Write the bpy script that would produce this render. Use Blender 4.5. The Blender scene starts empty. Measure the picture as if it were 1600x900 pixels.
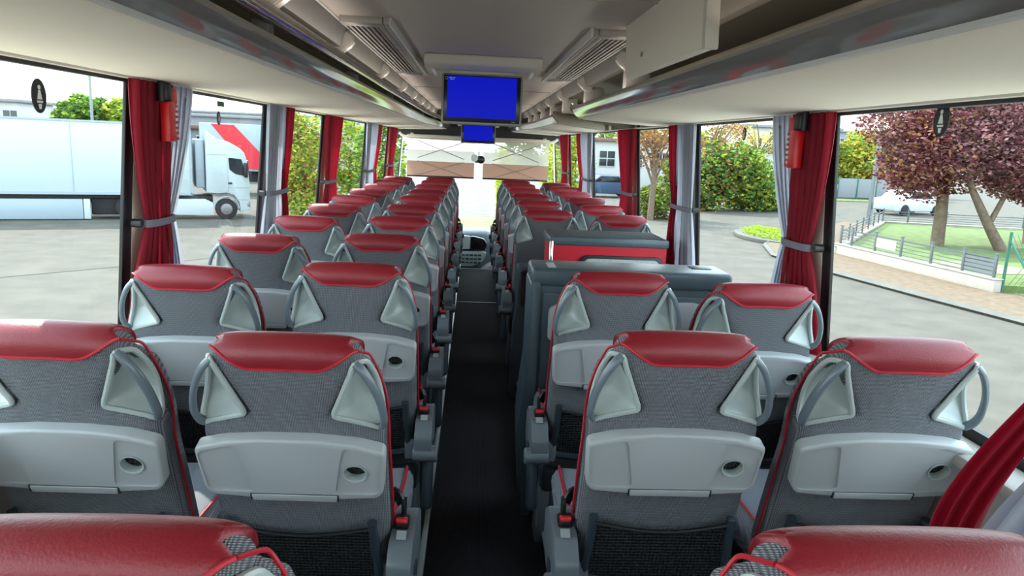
import bpy, bmesh, math, random
from mathutils import Vector, Matrix
R = math.radians; PI = math.pi
random.seed(7)
SC = bpy.context.scene; COL = SC.collection

# ------------------------------------------------------------------ camera, sky, sun, exposure
F = 1150.0
cy = Vector((743 - 800, -(223 - 450), -F)).normalized()
rl = R(1.9)
cz = Vector((math.sin(rl), math.cos(rl), 0)); cz = (cz - cy * cz.dot(cy)).normalized()
cx = cy.cross(cz)
cam = bpy.data.cameras.new('camera'); camo = bpy.data.objects.new('camera', cam); COL.objects.link(camo)
camo.matrix_world = Matrix.Translation((0, 0, 1.6)) @ Matrix((cx, cy, cz)).to_4x4()
cam.sensor_width = 36; cam.lens = 36 * F / 1600; cam.clip_start = 0.02; cam.clip_end = 500
SC.camera = camo
SC.view_settings.view_transform = 'Standard'; SC.view_settings.look = 'None'
SC.view_settings.gamma = 1; SC.view_settings.use_curve_mapping = False
SC.view_settings.exposure = 0.82
SC.cycles.max_bounces = 10; SC.cycles.diffuse_bounces = 5; SC.cycles.transparent_max_bounces = 24
SC.cycles.sample_clamp_indirect = 6
w = bpy.data.worlds.new('sky'); SC.world = w; w.use_nodes = True
nt = w.node_tree; bg = nt.nodes['Background']
tc = nt.nodes.new('ShaderNodeTexCoord'); sx = nt.nodes.new('ShaderNodeSeparateXYZ'); cr = nt.nodes.new('ShaderNodeValToRGB')
nt.links.new(tc.outputs['Generated'], sx.inputs[0]); nt.links.new(sx.outputs['Z'], cr.inputs[0]); nt.links.new(cr.outputs[0], bg.inputs[0])
cr.color_ramp.elements[0].position = 0.0; cr.color_ramp.elements[0].color = (0.90, 0.97, 1.0, 1)
cr.color_ramp.elements[1].position = 0.6; cr.color_ramp.elements[1].color = (0.62, 0.82, 1.0, 1)
bg.inputs[1].default_value = 4.2
sun = bpy.data.lights.new('sun', 'SUN'); suno = bpy.data.objects.new('sun', sun); COL.objects.link(suno)
sun.energy = 6.2; sun.angle = R(0.6); sun.color = (1, 0.93, 0.82)
suno.rotation_euler = Vector((0.50, -0.62, -1.0)).to_track_quat('-Z', 'Y').to_euler()

# ------------------------------------------------------------------ materials
def lin(c):
    return tuple(((v / 255) / 12.92 if v / 255 <= 0.04045 else ((v / 255 + 0.055) / 1.055) ** 2.4) for v in c) + (1,)
MAT = {}
def mat(name, rgb, rough=0.6, metal=0, spec=0.5, noise=None, bump=None, var=0.0, coat=0):
    """noise=(scale, strength) bump; var = colour variation by a noise"""
    m = bpy.data.materials.new(name); m.use_nodes = True; t = m.node_tree; b = t.nodes['Principled BSDF']
    b.inputs['Base Color'].default_value = lin(rgb); b.inputs['Roughness'].default_value = rough
    b.inputs['Metallic'].default_value = metal; b.inputs['Specular IOR Level'].default_value = spec
    b.inputs['Coat Weight'].default_value = coat; b.inputs['Coat Roughness'].default_value = 0.1
    if noise or var:
        c = t.nodes.new('ShaderNodeTexCoord'); n = t.nodes.new('ShaderNodeTexNoise')
        n.inputs['Scale'].default_value = (noise or (8, 0))[0]; n.inputs['Detail'].default_value = 6
        t.links.new(c.outputs['Object'], n.inputs['Vector'])
        if noise and noise[1]:
            bp = t.nodes.new('ShaderNodeBump'); bp.inputs['Strength'].default_value = noise[1]; bp.inputs['Distance'].default_value = 0.01
            t.links.new(n.outputs['Fac'], bp.inputs['Height']); t.links.new(bp.outputs[0], b.inputs['Normal'])
        if var:
            r = t.nodes.new('ShaderNodeValToRGB'); L = lin(rgb)
            r.color_ramp.elements[0].position = 0.3; r.color_ramp.elements[1].position = 0.7
            r.color_ramp.elements[0].color = tuple(v * (1 - var) for v in L[:3]) + (1,)
            r.color_ramp.elements[1].color = tuple(min(1, v * (1 + var)) for v in L[:3]) + (1,)
            t.links.new(n.outputs['Fac'], r.inputs[0]); t.links.new(r.outputs[0], b.inputs['Base Color'])
    MAT[name] = m; return m
def weave(name, lo, hi, per, rough=0.75, bump=0.6, axes=('X', 'Z'), thr=0.55):
    m = mat(name, lo, rough); t = m.node_tree; b = t.nodes['Principled BSDF']
    c = t.nodes.new('ShaderNodeTexCoord'); s = t.nodes.new('ShaderNodeSeparateXYZ'); t.links.new(c.outputs['Object'], s.inputs[0])
    def mth(op, a, v=None):
        n = t.nodes.new('ShaderNodeMath'); n.operation = op
        t.links.new(a, n.inputs[0])
        if isinstance(v, float): n.inputs[1].default_value = v
        elif v is not None: t.links.new(v, n.inputs[1])
        return n.outputs[0]
    k = 2 * PI / per
    third = s.outputs['Y' if axes[1] == 'Z' else 'Z']
    zy = mth('ADD', s.outputs[axes[1]], third)
    a = mth('SINE', mth('MULTIPLY', mth('ADD', s.outputs[axes[0]], zy), k * 0.7))
    d = mth('SINE', mth('MULTIPLY', mth('SUBTRACT', s.outputs[axes[0]], zy), k * 0.7))
    h = mth('MULTIPLY', a, d)
    r = t.nodes.new('ShaderNodeValToRGB'); r.color_ramp.elements[0].position = 0.0; r.color_ramp.elements[1].position = thr
    r.color_ramp.elements[0].color = lin(lo); r.color_ramp.elements[1].color = lin(hi)
    t.links.new(h, r.inputs[0]); t.links.new(r.outputs[0], b.inputs['Base Color'])
    bp = t.nodes.new('ShaderNodeBump'); bp.inputs['Strength'].default_value = bump; bp.inputs['Distance'].default_value = 0.0015
    t.links.new(h, bp.inputs['Height']); t.links.new(bp.outputs[0], b.inputs['Normal'])
    return m
def translucent(name, rgb, mix=0.4, rough=0.8):
    m = mat(name, rgb, rough); t = m.node_tree; b = t.nodes['Principled BSDF']; o = t.nodes['Material Output']
    tr = t.nodes.new('ShaderNodeBsdfTranslucent'); tr.inputs[0].default_value = lin(rgb)
    mx = t.nodes.new('ShaderNodeMixShader'); mx.inputs[0].default_value = mix
    t.links.new(b.outputs[0], mx.inputs[1]); t.links.new(tr.outputs[0], mx.inputs[2]); t.links.new(mx.outputs[0], o.inputs[0])
    return m
def glass(name, tint, refl=0.09, op=0.0):
    m = bpy.data.materials.new(name); m.use_nodes = True; t = m.node_tree; t.nodes.remove(t.nodes['Principled BSDF']); o = t.nodes['Material Output']
    tr = t.nodes.new('ShaderNodeBsdfTransparent'); tr.inputs[0].default_value = tuple(tint) + (1,)
    gl = t.nodes.new('ShaderNodeBsdfGlossy'); gl.inputs['Roughness'].default_value = 0.01; gl.inputs[0].default_value = (1, 1, 1, 1)
    fr = t.nodes.new('ShaderNodeLayerWeight'); fr.inputs[0].default_value = 0.25
    mm = t.nodes.new('ShaderNodeMath'); mm.operation = 'MULTIPLY_ADD'; mm.inputs[1].default_value = 0.07; mm.inputs[2].default_value = refl * 0.10
    t.links.new(fr.outputs['Fresnel'], mm.inputs[0])
    mx = t.nodes.new('ShaderNodeMixShader'); t.links.new(mm.outputs[0], mx.inputs[0])
    t.links.new(tr.outputs[0], mx.inputs[1]); t.links.new(gl.outputs[0], mx.inputs[2]); t.links.new(mx.outputs[0], o.inputs[0])
    MAT[name] = m; return m
def emis(name, rgb, s):
    m = mat(name, rgb, 0.3); b = m.node_tree.nodes['Principled BSDF']
    b.inputs['Emission Color'].default_value = lin(rgb); b.inputs['Emission Strength'].default_value = s; return m

weave('seat_fabric', (92, 96, 104), (162, 166, 172), 0.0050, 0.7, 1.0)
weave('cushion_fabric', (112, 116, 126), (150, 155, 164), 0.005, 0.75, axes=('X', 'Y'))
weave('net_black', (10, 13, 16), (44, 52, 58), 0.014, 0.5, 1.0, thr=0.8)
weave('carpet', (12, 13, 16), (42, 44, 50), 0.009, 0.95, 0.8, ('X', 'Y'))
mat('red_leather', (128, 24, 36), 0.40, spec=0.5, noise=(260, 0.10), var=0.08)
mat('red_piping', (176, 14, 36), 0.5)
mat('light_plastic', (170, 180, 178), 0.30)
mat('tray_plastic', (168, 171, 173), 0.40, noise=(900, 0.03))
mat('tray_seam', (28, 34, 40), 0.6)
mat('handle_plastic', (100, 112, 120), 0.28)
mat('dark_plastic', (44, 54, 62), 0.42)
mat('black_plastic', (16, 18, 20), 0.45)
mat('armrest_plastic', (104, 111, 117), 0.35)
mat('buckle_red', (200, 20, 25), 0.35)
mat('label_white', (225, 228, 225), 0.4)
mat('rack_fabric', (236, 225, 208), 0.85, noise=(350, 0.08), var=0.02)
mat('rack_gloss', (142, 136, 132), 0.06, spec=0.7, coat=0.6)
mat('rack_lip', (150, 142, 128), 0.35)
mat('rack_shell', (150, 141, 126), 0.7)
mat('chrome', (205, 200, 198), 0.10, metal=1)
mat('channel_grey', (112, 108, 100), 0.45)
mat('shelf_dark', (96, 90, 74), 0.7)
mat('ceiling_fabric', (200, 187, 177), 0.9, noise=(400, 0.1), var=0.04)
mat('vent_plastic', (172, 164, 155), 0.4)
mat('white_line', (215, 212, 205), 0.3)
mat('beige_trim', (214, 204, 190), 0.5)
mat('wall_plastic', (160, 154, 146), 0.6)
mat('curtain_red', (150, 14, 32), 0.8); translucent('curtain_red', (142, 14, 36), 0.35)
translucent('curtain_grey', (168, 170, 182), 0.35)
mat('tie_grey', (110, 108, 122), 0.7)
mat('unit_grey', (66, 82, 90), 0.38, noise=(700, 0.05))
mat('unit_top', (58, 64, 68), 0.8, noise=(160, 0.5), var=0.35)
mat('unit_red', (186, 10, 36), 0.5)
mat('speckled', (160, 166, 168), 0.5, noise=(120, 0.2), var=0.2)
emis('screen_blue', (0, 16, 190), 0.52)
MAT['screen_blue'].node_tree.nodes['Principled BSDF'].inputs['Base Color'].default_value = (0, 0, .01, 1)
MAT['screen_blue'].node_tree.nodes['Principled BSDF'].inputs['Specular IOR Level'].default_value = .1
mat('bezel_black', (12, 12, 14), 0.25)
mat('tv_frame', (150, 146, 138), 0.4)
mat('trim_strip', (150, 158, 158), 0.35)
glass('side_glass', (0.70, 0.735, 0.71), 0.10)
glass('wind_glass', (0.95, 0.98, 0.96), 0.03)
translucent('blind_beige', (160, 124, 104), 0.45)
mat('arm_silhouette', (150, 132, 118), 0.6)
glass('sheer', (0.75, 0.73, 0.68), 0.0)
mat('sign_black', (22, 26, 30), 0.5)
mat('sign_green', (20, 80, 50), 0.5)

# ------------------------------------------------------------------ mesh helpers
def mk(name, bm, m, parent=None, loc=(0, 0, 0), sharp=40, mats=None):
    if isinstance(bm, tuple):
        me = bpy.data.meshes.new(name); me.from_pydata(bm[0], [], bm[1]); me.update()
        b2 = bmesh.new(); b2.from_mesh(me); bmesh.ops.recalc_face_normals(b2, faces=b2.faces); b2.to_mesh(me); b2.free()
    else:
        me = bpy.data.meshes.new(name); bmesh.ops.recalc_face_normals(bm, faces=bm.faces); bm.to_mesh(me); bm.free()
    for mm in (mats or [m]): me.materials.append(MAT[mm] if isinstance(mm, str) else mm)
    me.polygons.foreach_set('use_smooth', [True] * len(me.polygons))
    if sharp: me.set_sharp_from_angle(angle=R(sharp))
    o = bpy.data.objects.new(name, me); COL.objects.link(o); o.parent = parent; o.location = loc
    return o
def tag(o, label=None, cat=None, group=None, kind=None):
    if label: o['label'] = label
    if cat: o['category'] = cat
    if group: o['group'] = group
    if kind: o['kind'] = kind
    return o
def empty(name, loc=(0, 0, 0), rz=0, **k):
    o = bpy.data.objects.new(name, None); COL.objects.link(o); o.location = loc; o.rotation_euler = (0, 0, rz); o.empty_display_size = 0.1
    return tag(o, **k)
def copy_tree(o, parent=None):
    c = o.copy(); COL.objects.link(c)
    if parent: c.parent = parent
    for ch in o.children: copy_tree(ch, c)
    return c
def add_box(bm, c, s, bev=0.0, rot=None, seg=2):
    r = bmesh.ops.create_cube(bm, size=1); vs = r['verts']
    bmesh.ops.scale(bm, vec=s, verts=vs)
    if bev:
        es = list({e for v in vs for e in v.link_edges})
        g = bmesh.ops.bevel(bm, geom=es, offset=min(bev, min(s) * 0.45), segments=seg, profile=0.5, affect='EDGES')
        vs = list({v for f in g['faces'] for v in f.verts} | {v for v in vs if v.is_valid})
    if rot: bmesh.ops.rotate(bm, cent=(0, 0, 0), matrix=rot, verts=vs)
    bmesh.ops.translate(bm, vec=c, verts=vs); return bm
def box(c, s, bev=0.0, rot=None, seg=2):
    return add_box(bmesh.new(), c, s, bev, rot, seg)
def add_cyl(bm, c, r, h, axis='Z', seg=24, r2=None, bev=0):
    g = bmesh.ops.create_cone(bm, cap_ends=True, segments=seg, radius1=r, radius2=r if r2 is None else r2, depth=h); vs = g['verts']
    if bev:
        es = [e for e in {e for v in vs for e in v.link_edges} if abs(e.verts[0].co.z - e.verts[1].co.z) < 1e-6]
        g = bmesh.ops.bevel(bm, geom=es, offset=bev, segments=3, profile=0.5, affect='EDGES')
        vs = list({v for f in g['faces'] for v in f.verts} | {v for v in vs if v.is_valid})
    if axis == 'X': bmesh.ops.rotate(bm, cent=(0, 0, 0), matrix=Matrix.Rotation(PI / 2, 3, 'Y'), verts=vs)
    if axis == 'Y': bmesh.ops.rotate(bm, cent=(0, 0, 0), matrix=Matrix.Rotation(PI / 2, 3, 'X'), verts=vs)
    bmesh.ops.translate(bm, vec=c, verts=vs); return bm
def cyl(*a, **k): return add_cyl(bmesh.new(), *a, **k)
def smooth_path(p, n=8, closed=False):
    p = [Vector(q) for q in p]; out = []; N = len(p)
    for i in range(N if closed else N - 1):
        p0 = p[(i - 1) % N] if closed or i > 0 else p[i]; p1 = p[i]; p2 = p[(i + 1) % N]
        p3 = p[(i + 2) % N] if closed or i + 2 < N else p2
        for k in range(n):
            t = k / n
            out.append(0.5 * ((2 * p1) + (p2 - p0) * t + (2 * p0 - 5 * p1 + 4 * p2 - p3) * t * t + (3 * p1 - p0 - 3 * p2 + p3) * t ** 3))
    if not closed: out.append(p[-1])
    return out
def add_tube(bm, pts, r, seg=8, closed=False, up=Vector((0, 0, 1)), ry=None):
    pts = [Vector(p) for p in pts]; N = len(pts); rings = []; last = None
    for i, p in enumerate(pts):
        a = pts[(i - 1) % N] if closed or i > 0 else p; b = pts[(i + 1) % N] if closed or i < N - 1 else p
        t = (b - a).normalized()
        if last is None:
            s = t.cross(up)
            if s.length < 0.1: s = t.cross(Vector((0, 1, 0)))
        else: s = last - t * last.dot(t)
        s.normalize(); last = s; u = s.cross(t)
        rr = r[i] if isinstance(r, (list, tuple)) else r; ru = ry if ry else rr
        rings.append([bm.verts.new(p + s * math.cos(2 * PI * k / seg) * rr + u * math.sin(2 * PI * k / seg) * ru) for k in range(seg)])
    for i in range(N if closed else N - 1):
        A, B = rings[i], rings[(i + 1) % N]
        for k in range(seg): bm.faces.new((A[k], A[(k + 1) % seg], B[(k + 1) % seg], B[k]))
    if not closed: bm.faces.new(rings[0]); bm.faces.new(rings[-1])
    return bm
def tube(*a, **k): return add_tube(bmesh.new(), *a, **k)
def add_loft(bm, rings, cap=True, closed=True):
    vr = [[bm.verts.new(p) for p in r] for r in rings]; n = len(rings[0])
    for A, B in zip(vr, vr[1:]):
        for k in range(n if closed else n - 1): bm.faces.new((A[k], A[(k + 1) % n], B[(k + 1) % n], B[k]))
    if cap and closed: bm.faces.new(vr[0]); bm.faces.new(vr[-1])
    return bm
def grid(f, nu, nv):
    V = [f(i / nu, j / nv) for j in range(nv + 1) for i in range(nu + 1)]
    return V, [(j * (nu + 1) + i, j * (nu + 1) + i + 1, (j + 1) * (nu + 1) + i + 1, (j + 1) * (nu + 1) + i) for j in range(nv) for i in range(nu)]
def add_prism(bm, poly, y0, y1, bev=0.0, plane='XZ', seg=2):
    def P(a, b, y): return {'XZ': (a, y, b), 'XY': (a, b, y), 'YZ': (y, a, b)}[plane]
    A = [bm.verts.new(P(a, b, y0)) for a, b in poly]; B = [bm.verts.new(P(a, b, y1)) for a, b in poly]; n = len(poly)
    f0 = bm.faces.new(A); f1 = bm.faces.new(B)
    fs = [f0, f1] + [bm.faces.new((A[k], A[(k + 1) % n], B[(k + 1) % n], B[k])) for k in range(n)]
    bmesh.ops.recalc_face_normals(bm, faces=fs)
    if bev: bmesh.ops.bevel(bm, geom=list(f0.edges), offset=bev, segments=seg, profile=0.5, affect='EDGES')
    return bm
def prism(*a, **k): return add_prism(bmesh.new(), *a, **k)
def rounded(poly, r, n=5):
    out = []; N = len(poly)
    for i in range(N):
        p = Vector(poly[i]); a = Vector(poly[i - 1]) - p; b = Vector(poly[(i + 1) % N]) - p
        rr = min(r, a.length * 0.45, b.length * 0.45); A = p + a.normalized() * rr; B = p + b.normalized() * rr
        for k in range(n + 1):
            t = k / n; q = A * (1 - t) ** 2 + p * 2 * t * (1 - t) + B * t * t; out.append((q.x, q.y))
    return out
def ellipse(cx_, cz_, rx, rz, n=28): return [(cx_ + rx * math.cos(2 * PI * k / n), cz_ + rz * math.sin(2 * PI * k / n)) for k in range(n)]
def cut(o, cutters):
    """carve real recesses into o; the cutting shapes are thrown away"""
    for bm in cutters:
        me = bpy.data.meshes.new('c'); bmesh.ops.recalc_face_normals(bm, faces=bm.faces); bm.to_mesh(me); bm.free(); c = bpy.data.objects.new('c', me); COL.objects.link(c); c.parent = o.parent; c.location = o.location; c.rotation_euler = o.rotation_euler
        md = o.modifiers.new('b', 'BOOLEAN'); md.operation = 'DIFFERENCE'; md.solver = 'EXACT'; md.object = c
        bpy.context.view_layer.update()
        ne = bpy.data.meshes.new_from_object(o.evaluated_get(bpy.context.evaluated_depsgraph_get()))
        o.modifiers.clear(); o.data = ne; bpy.data.objects.remove(c)
    o.data.polygons.foreach_set('use_smooth', [True] * len(o.data.polygons)); o.data.set_sharp_from_angle(angle=R(35))
def sstep(x): x = max(0, min(1, x)); return x * x * (3 - 2 * x)
def lerp(a, b, t): return a + (b - a) * t
def interp(tab, x):
    if x <= tab[0][0]: return tab[0][1]
    for (a, va), (b, vb) in zip(tab, tab[1:]):
        if x <= b: return lerp(va, vb, (x - a) / (b - a))
    return tab[-1][1]
def lerp_s(a, b, t): return a + (b - a) * sstep(t)
XC = 0.047           # the bus centre line

#@@STRUCTURE
# ------------------------------------------------------------------ structure: bus body
PZ = 0.13            # seat platform height above the aisle
YB, YF = -2.4, 11.3  # rear and front end of the built saloon
def S(name, bm, m, **k): return tag(mk(name, bm, m, **k), kind='structure')
S('floor', box((0.087, (YB + 9.4) / 2, -0.04), (0.47, 9.4 - YB, 0.08)), 'carpet')
S('trim_1', box((0.087, 9.405, -0.03), (0.47, 0.02, 0.068), 0.004), 'trim_strip')
S('trim_2', box((0.05, 7.36, 0.001), (0.5, 0.012, 0.004)), 'black_plastic')
for n, x0, x1, sd in (('left', -1.17 + XC, -0.148, 1), ('right', 0.322, 1.17 + XC, -1)):
    S('floor_' + n, box(((x0 + x1) / 2, (YB + 9.3) / 2, PZ - 0.10), (x1 - x0, 9.3 - YB, 0.20)), 'black_plastic')
    e = x1 if sd > 0 else x0
    S('trim_3' if sd > 0 else 'trim_4', box((e + 0.006 * sd, (YB + 9.3) / 2, PZ + 0.004), (0.022, 9.3 - YB, 0.02), 0.005), 'trim_strip')
def wall(n, s):
    x = XC + s * 1.20
    S('wall_' + n, box((x, (YB + YF) / 2, 0.35), (0.06, YF - YB, 1.12)), 'wall_plastic')
    S('trim_5' if s < 0 else 'trim_6', box((XC + s * 1.155, (YB + YF) / 2, 0.915), (0.10, YF - YB, 0.035), 0.012), 'wall_plastic')
    S('wall_header_' + n, box((x, (YB + YF) / 2, 1.93), (0.06, YF - YB, 0.33)), 'wall_plastic')
wall('left', -1); wall('right', 1)
TILT = R(4.5)
PIL = [-0.55, 0.96, 2.42, 3.94, 5.42, 7.5, 9.4, 11.25]
k = 0
for s, n in ((-1, 'left'), (1, 'right')):
    x = XC + s * 1.19
    prev = YB
    for i, y in enumerate(PIL):
        bm = box((XC + s * 1.172, y + 0.135, 1.35), (0.02, 0.15, 0.86), 0.006, Matrix.Rotation(-s * TILT, 3, 'Y'))
        S('wall_pillar_' + n, bm, 'beige_trim')
        S('wall_seal_' + n, box((XC + s * 1.170, y + 0.03, 1.35), (0.012, 0.062, 0.86), 0.003, Matrix.Rotation(-s * TILT, 3, 'Y')), 'black_plastic')
        k += 1
        fr = mk('window_%d' % k, box((x + s * 0.02, (prev + y) / 2, 0.945), (0.02, y - prev, 0.03)), 'black_plastic'); tag(fr, kind='structure')
        gx = lambda z: XC + s * (1.176 - .079 * (z - 1.35))
        V = [(gx(.93), prev, 0.93), (gx(.93), y + 0.02, 0.93), (gx(1.77), y + 0.02, 1.77), (gx(1.77), prev, 1.77)]
        mk('pane', (V, [(0, 1, 2, 3)]), 'side_glass', fr)
        prev = y + 0.2
# overhead: ceiling, service channel, racks
def extr(prof, y0, y1, closed=True, n=1, slant=0.0, taper=None):
    """prof: list of (a, z) with a = distance from the centre line; returns one side's solid"""
    def mkside(s):
        rings = []
        for i in range(n + 1):
            t = i / n; row = []
            for a, z in prof:
                lo = y0 + slant * (a - 0.55) if y0 > YB else y0
                y = lerp(lo, y1, t); aa = a
                if taper: aa = a - taper(y) * max(0, min(1, (1.17 - a) / 0.6))
                row.append((XC + s * aa, y, z))
            rings.append(row)
        return add_loft(bmesh.new(), rings, True, closed)
    return mkside
S('ceiling', box((XC, (YB + 10.6) / 2, 2.06), (1.24, 10.6 - YB, 0.05)), 'ceiling_fabric')
for i, y in enumerate((0.4, 2.3, 4.55, 6.3, 8.2)):
    S('trim_%d' % (7 + i), box((XC, y, 2.033), (1.16, 0.008, 0.006)), 'vent_plastic')
tp = lambda y: 0.13 * sstep((y - 7.6) / 3.3)
RP = [(1.17, 1.757), (1.05, 1.752), (0.80, 1.762), (0.64, 1.772), (0.602, 1.779)]
def rack(side, y0, y1, slant, tpf, lab):
    s = -1 if side == 'left' else 1
    r = empty('luggage_rack', (0, 0, 0), label=lab, cat='luggage rack')
    n = 24
    z = lambda dz: dz
    mk('underside', extr(RP + [(0.602, 1.80), (1.17, 1.80)], y0, y1, n=n, slant=slant, taper=tpf)(s), 'rack_fabric', r, sharp=30)
    mk('seam_strip', extr([(0.604, 1.774), (0.598, 1.777), (0.596, 1.784), (0.604, 1.786)], y0, y1, n=n, slant=slant, taper=tpf)(s), 'white_line', r)
    mk('gloss_panel', extr([(0.601, 1.781), (0.584, 1.792), (0.566, 1.808), (0.553, 1.826), (0.60, 1.826)], y0, y1, n=n, slant=slant, taper=tpf)(s), 'rack_gloss', r, sharp=60)
    mk('lip', extr([(0.553, 1.826), (0.549, 1.832), (0.551, 1.838), (0.570, 1.853 if s > 0 else 1.842), (0.60, 1.853 if s > 0 else 1.842), (0.61, 1.826)], y0, y1, n=n, slant=slant, taper=tpf)(s), 'rack_lip', r, sharp=50)
    mk('shelf', extr([(0.60, 1.80), (0.60, 1.84), (1.17, 1.84), (1.17, 1.80)], y0, y1, n=n, slant=slant, taper=tpf)(s), 'shelf_dark', r)
    return r
rL = rack('left', YB, 11.0, 0, tp, 'luggage rack along the left windows with fabric underside and glossy grey edge')
r1 = rack('right', YB, 4.75, 1.35, None, 'near luggage rack over the right windows, rounded end by mid-aisle')
r2 = rack('right', 5.9, 11.0, 1.35, tp, 'short front luggage rack on the right, beyond the rack gap')
# rounded end caps of the right racks
def endcap(y0, name, m, par, far):
    def f(u, v):
        a = lerp(0.545, 1.17, v); y = y0 + 1.35 * (a - 0.55)
        z0 = interp(sorted(RP + [(0.553, 1.826)]), a); z1 = 1.87
        zz = lerp(z0, z1, u); off = 0.05 * math.sin(PI * u)
        return (XC + a, y + (off if far else -off), zz)
    return mk(name, grid(f, 6, 16), m, par)
endcap(4.75, 'end_cap', 'rack_shell', r1, True)
endcap(5.9, 'end_cap', 'rack_shell', r2, False)
# back wall of the racks and service channel
for s, n in ((-1, 'left'), (1, 'right')):
    S('wall_upper_' + n, extr([(0.60, 2.035), (0.78, 1.99), (1.10, 1.93), (1.17, 1.80), (1.20, 1.80), (1.20, 2.09), (0.60, 2.09)], YB, 11.0, n=2)(s), 'shelf_dark')
    ch = empty('service_channel', (0, 0, 0), label='grey passenger service channel along the ceiling edge on the %s' % n, cat='service channel')
    mk('panel', extr([(0.575, 2.034), (0.60, 1.955), (0.63, 1.955), (0.63, 2.034)], YB, 10.6, n=2)(s), 'channel_grey', ch)
    mk('light_line', extr([(0.574, 2.026), (0.567, 2.027), (0.567, 2.036), (0.58, 2.037)], YB, 10.6, n=2)(s), 'white_line', ch)
    for j, y in enumerate((1.2, 2.1, 3.12, 4.35, 5.5, 6.45, 7.4, 8.3, 9.2)):
        if s > 0: y += 0.15
        bm = bmesh.new(); add_loft(bm, [[(XC + s * a, y + dy, z) for a, z in ((0.552, 2.005), (0.545, 1.985), (0.555, 1.965), (0.60, 1.93), (0.64, 1.93), (0.64, 2.02), (0.58, 2.02))] for dy in (0, 0.05)])
        bmesh.ops.bevel(bm, geom=list(bm.edges), offset=0.006, segments=2, affect='EDGES')
        mk('bracket', bm, 'vent_plastic', ch)
        if s > 0 and y > 3: mk('divider', box((XC + 0.66, y + 0.10, 1.905), (0.11, 0.07, 0.11), 0.006), 'vent_plastic', ch)
# the glossy hand rail of the left rack
hr = empty('hand_rail', (0, 0, 0), label='glossy metal rail running along the left luggage rack', cat='rail')
mk('rail', extr([(0.553, 1.868), (0.546, 1.874), (0.545, 1.886), (0.550, 1.90), (0.556, 1.912), (0.575, 1.916), (0.590, 1.90), (0.585, 1.875)], YB, 11.0, n=24, taper=tp)(-1), 'rack_lip', hr, sharp=60)
mk('chrome_edge', extr([(0.5535, 1.8675), (0.5445, 1.873), (0.5435, 1.885), (0.549, 1.889), (0.556, 1.880)], YB, 11.0, n=24, taper=tp)(-1), 'chrome', hr, sharp=70)
for y in (0.6, 2.0, 3.4, 4.8, 6.2, 7.6, 9.0): mk('rail_support', box((XC - 0.60 + tp(y) * 0.9, y, 1.868), (0.05, 0.045, 0.07), 0.008), 'channel_grey', hr)
# curtain rail above the windows
for s, n in ((-1, 'left'), (1, 'right')):
    q = empty('curtain_rail', (0, 0, 0), label='black curtain rail above the %s windows' % n, cat='curtain rail')
    mk('track', extr([(1.13, 1.752), (1.13, 1.738), (1.15, 1.738), (1.15, 1.752)], YB, 11.0, n=2)(s), 'black_plastic', q)
    mk('cover', extr([(1.10, 1.756), (1.105, 1.748), (1.13, 1.748), (1.13, 1.756)], YB, 11.0, n=2)(s), 'beige_trim', q)
for s, n in ((-1, 'left'), (1, 'right')):
    li = bpy.data.lights.new('ceiling_fill', 'AREA'); li.shape = 'RECTANGLE'; li.size = 0.025; li.size_y = 12.5; li.energy = 3.6; li.color = (1, .93, .84)  # added fill light that brightens the ceiling, not a fitted lamp
    lo = bpy.data.objects.new('ceiling_fill', li); COL.objects.link(lo); lo.location = (XC + s * 0.55, 4.1, 1.925 if s < 0 else 1.868)
    lo.rotation_euler = (0, PI + s * R(27), 0)
# vents in the ceiling
for s, n in ((-1, 'left'), (1, 'right')):
    q = empty('ceiling_vent', (0, 0, 0), label='slatted ceiling vent with raised white edge, on the %s of the aisle' % n, cat='vent')
    fr_ = [(0.37, 2.85), (0.565, 2.85), (0.565, 4.95), (0.37, 4.95)]
    bm = bmesh.new()
    for a, b, c_, d in ((0.375, 0.40, 2.85, 4.95), (0.40, 0.56, 2.85, 2.93), (0.40, 0.56, 4.87, 4.95)):
        add_box(bm, (XC + s * (a + b) / 2, (c_ + d) / 2, 2.024), (b - a, d - c_, 0.03), 0.008)
    mk('frame', bm, 'vent_plastic', q)
    mk('edge_strip', box((XC + s * 0.373, 3.9, 2.022), (0.010, 2.1, 0.034), 0.004), 'white_line', q)
    mk('backing', box((XC + s * 0.50, 3.9, 2.034), (0.14, 1.96, 0.006)), 'black_plastic', q)
    mk('side_panel', box((XC + s * 0.415, 3.9, 2.025), (0.036, 1.94, 0.016), 0.002), 'vent_plastic', q)
    for j in range(6): mk('slat', box((XC + s * (0.443 + j * 0.020), 3.9, 2.023), (0.0085, 1.94, 0.012), 0.003), 'vent_plastic', q)

# rear wall and front end
S('wall_rear', box((XC, YB - 0.03, 0.45), (2.46, 0.06, 1.1)), 'wall_plastic')
S('wall_rear_header', box((XC, YB - 0.03, 1.95), (2.46, 0.06, 0.3)), 'wall_plastic')
fr = mk('window_21', box((XC, YB - 0.03, 1.01), (2.3, 0.05, 0.03)), 'black_plastic'); tag(fr, kind='structure')
mk('pane', ([(XC - 1.2, YB - .03, 1.0), (XC + 1.2, YB - .03, 1.0), (XC + 1.2, YB - .03, 1.8), (XC - 1.2, YB - .03, 1.8)], [(0, 1, 2, 3)]), 'side_glass', fr)
S('wall_front_header', prism(rounded([(XC - 1.2, 1.60), (XC - 1.12, 1.66), (XC - 0.95, 1.685), (XC + 0.95, 1.685), (XC + 1.12, 1.66), (XC + 1.2, 1.60), (XC + 1.2, 2.1), (XC - 1.2, 2.1)], 0.03), 10.95, 11.2), 'black_plastic')
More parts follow.
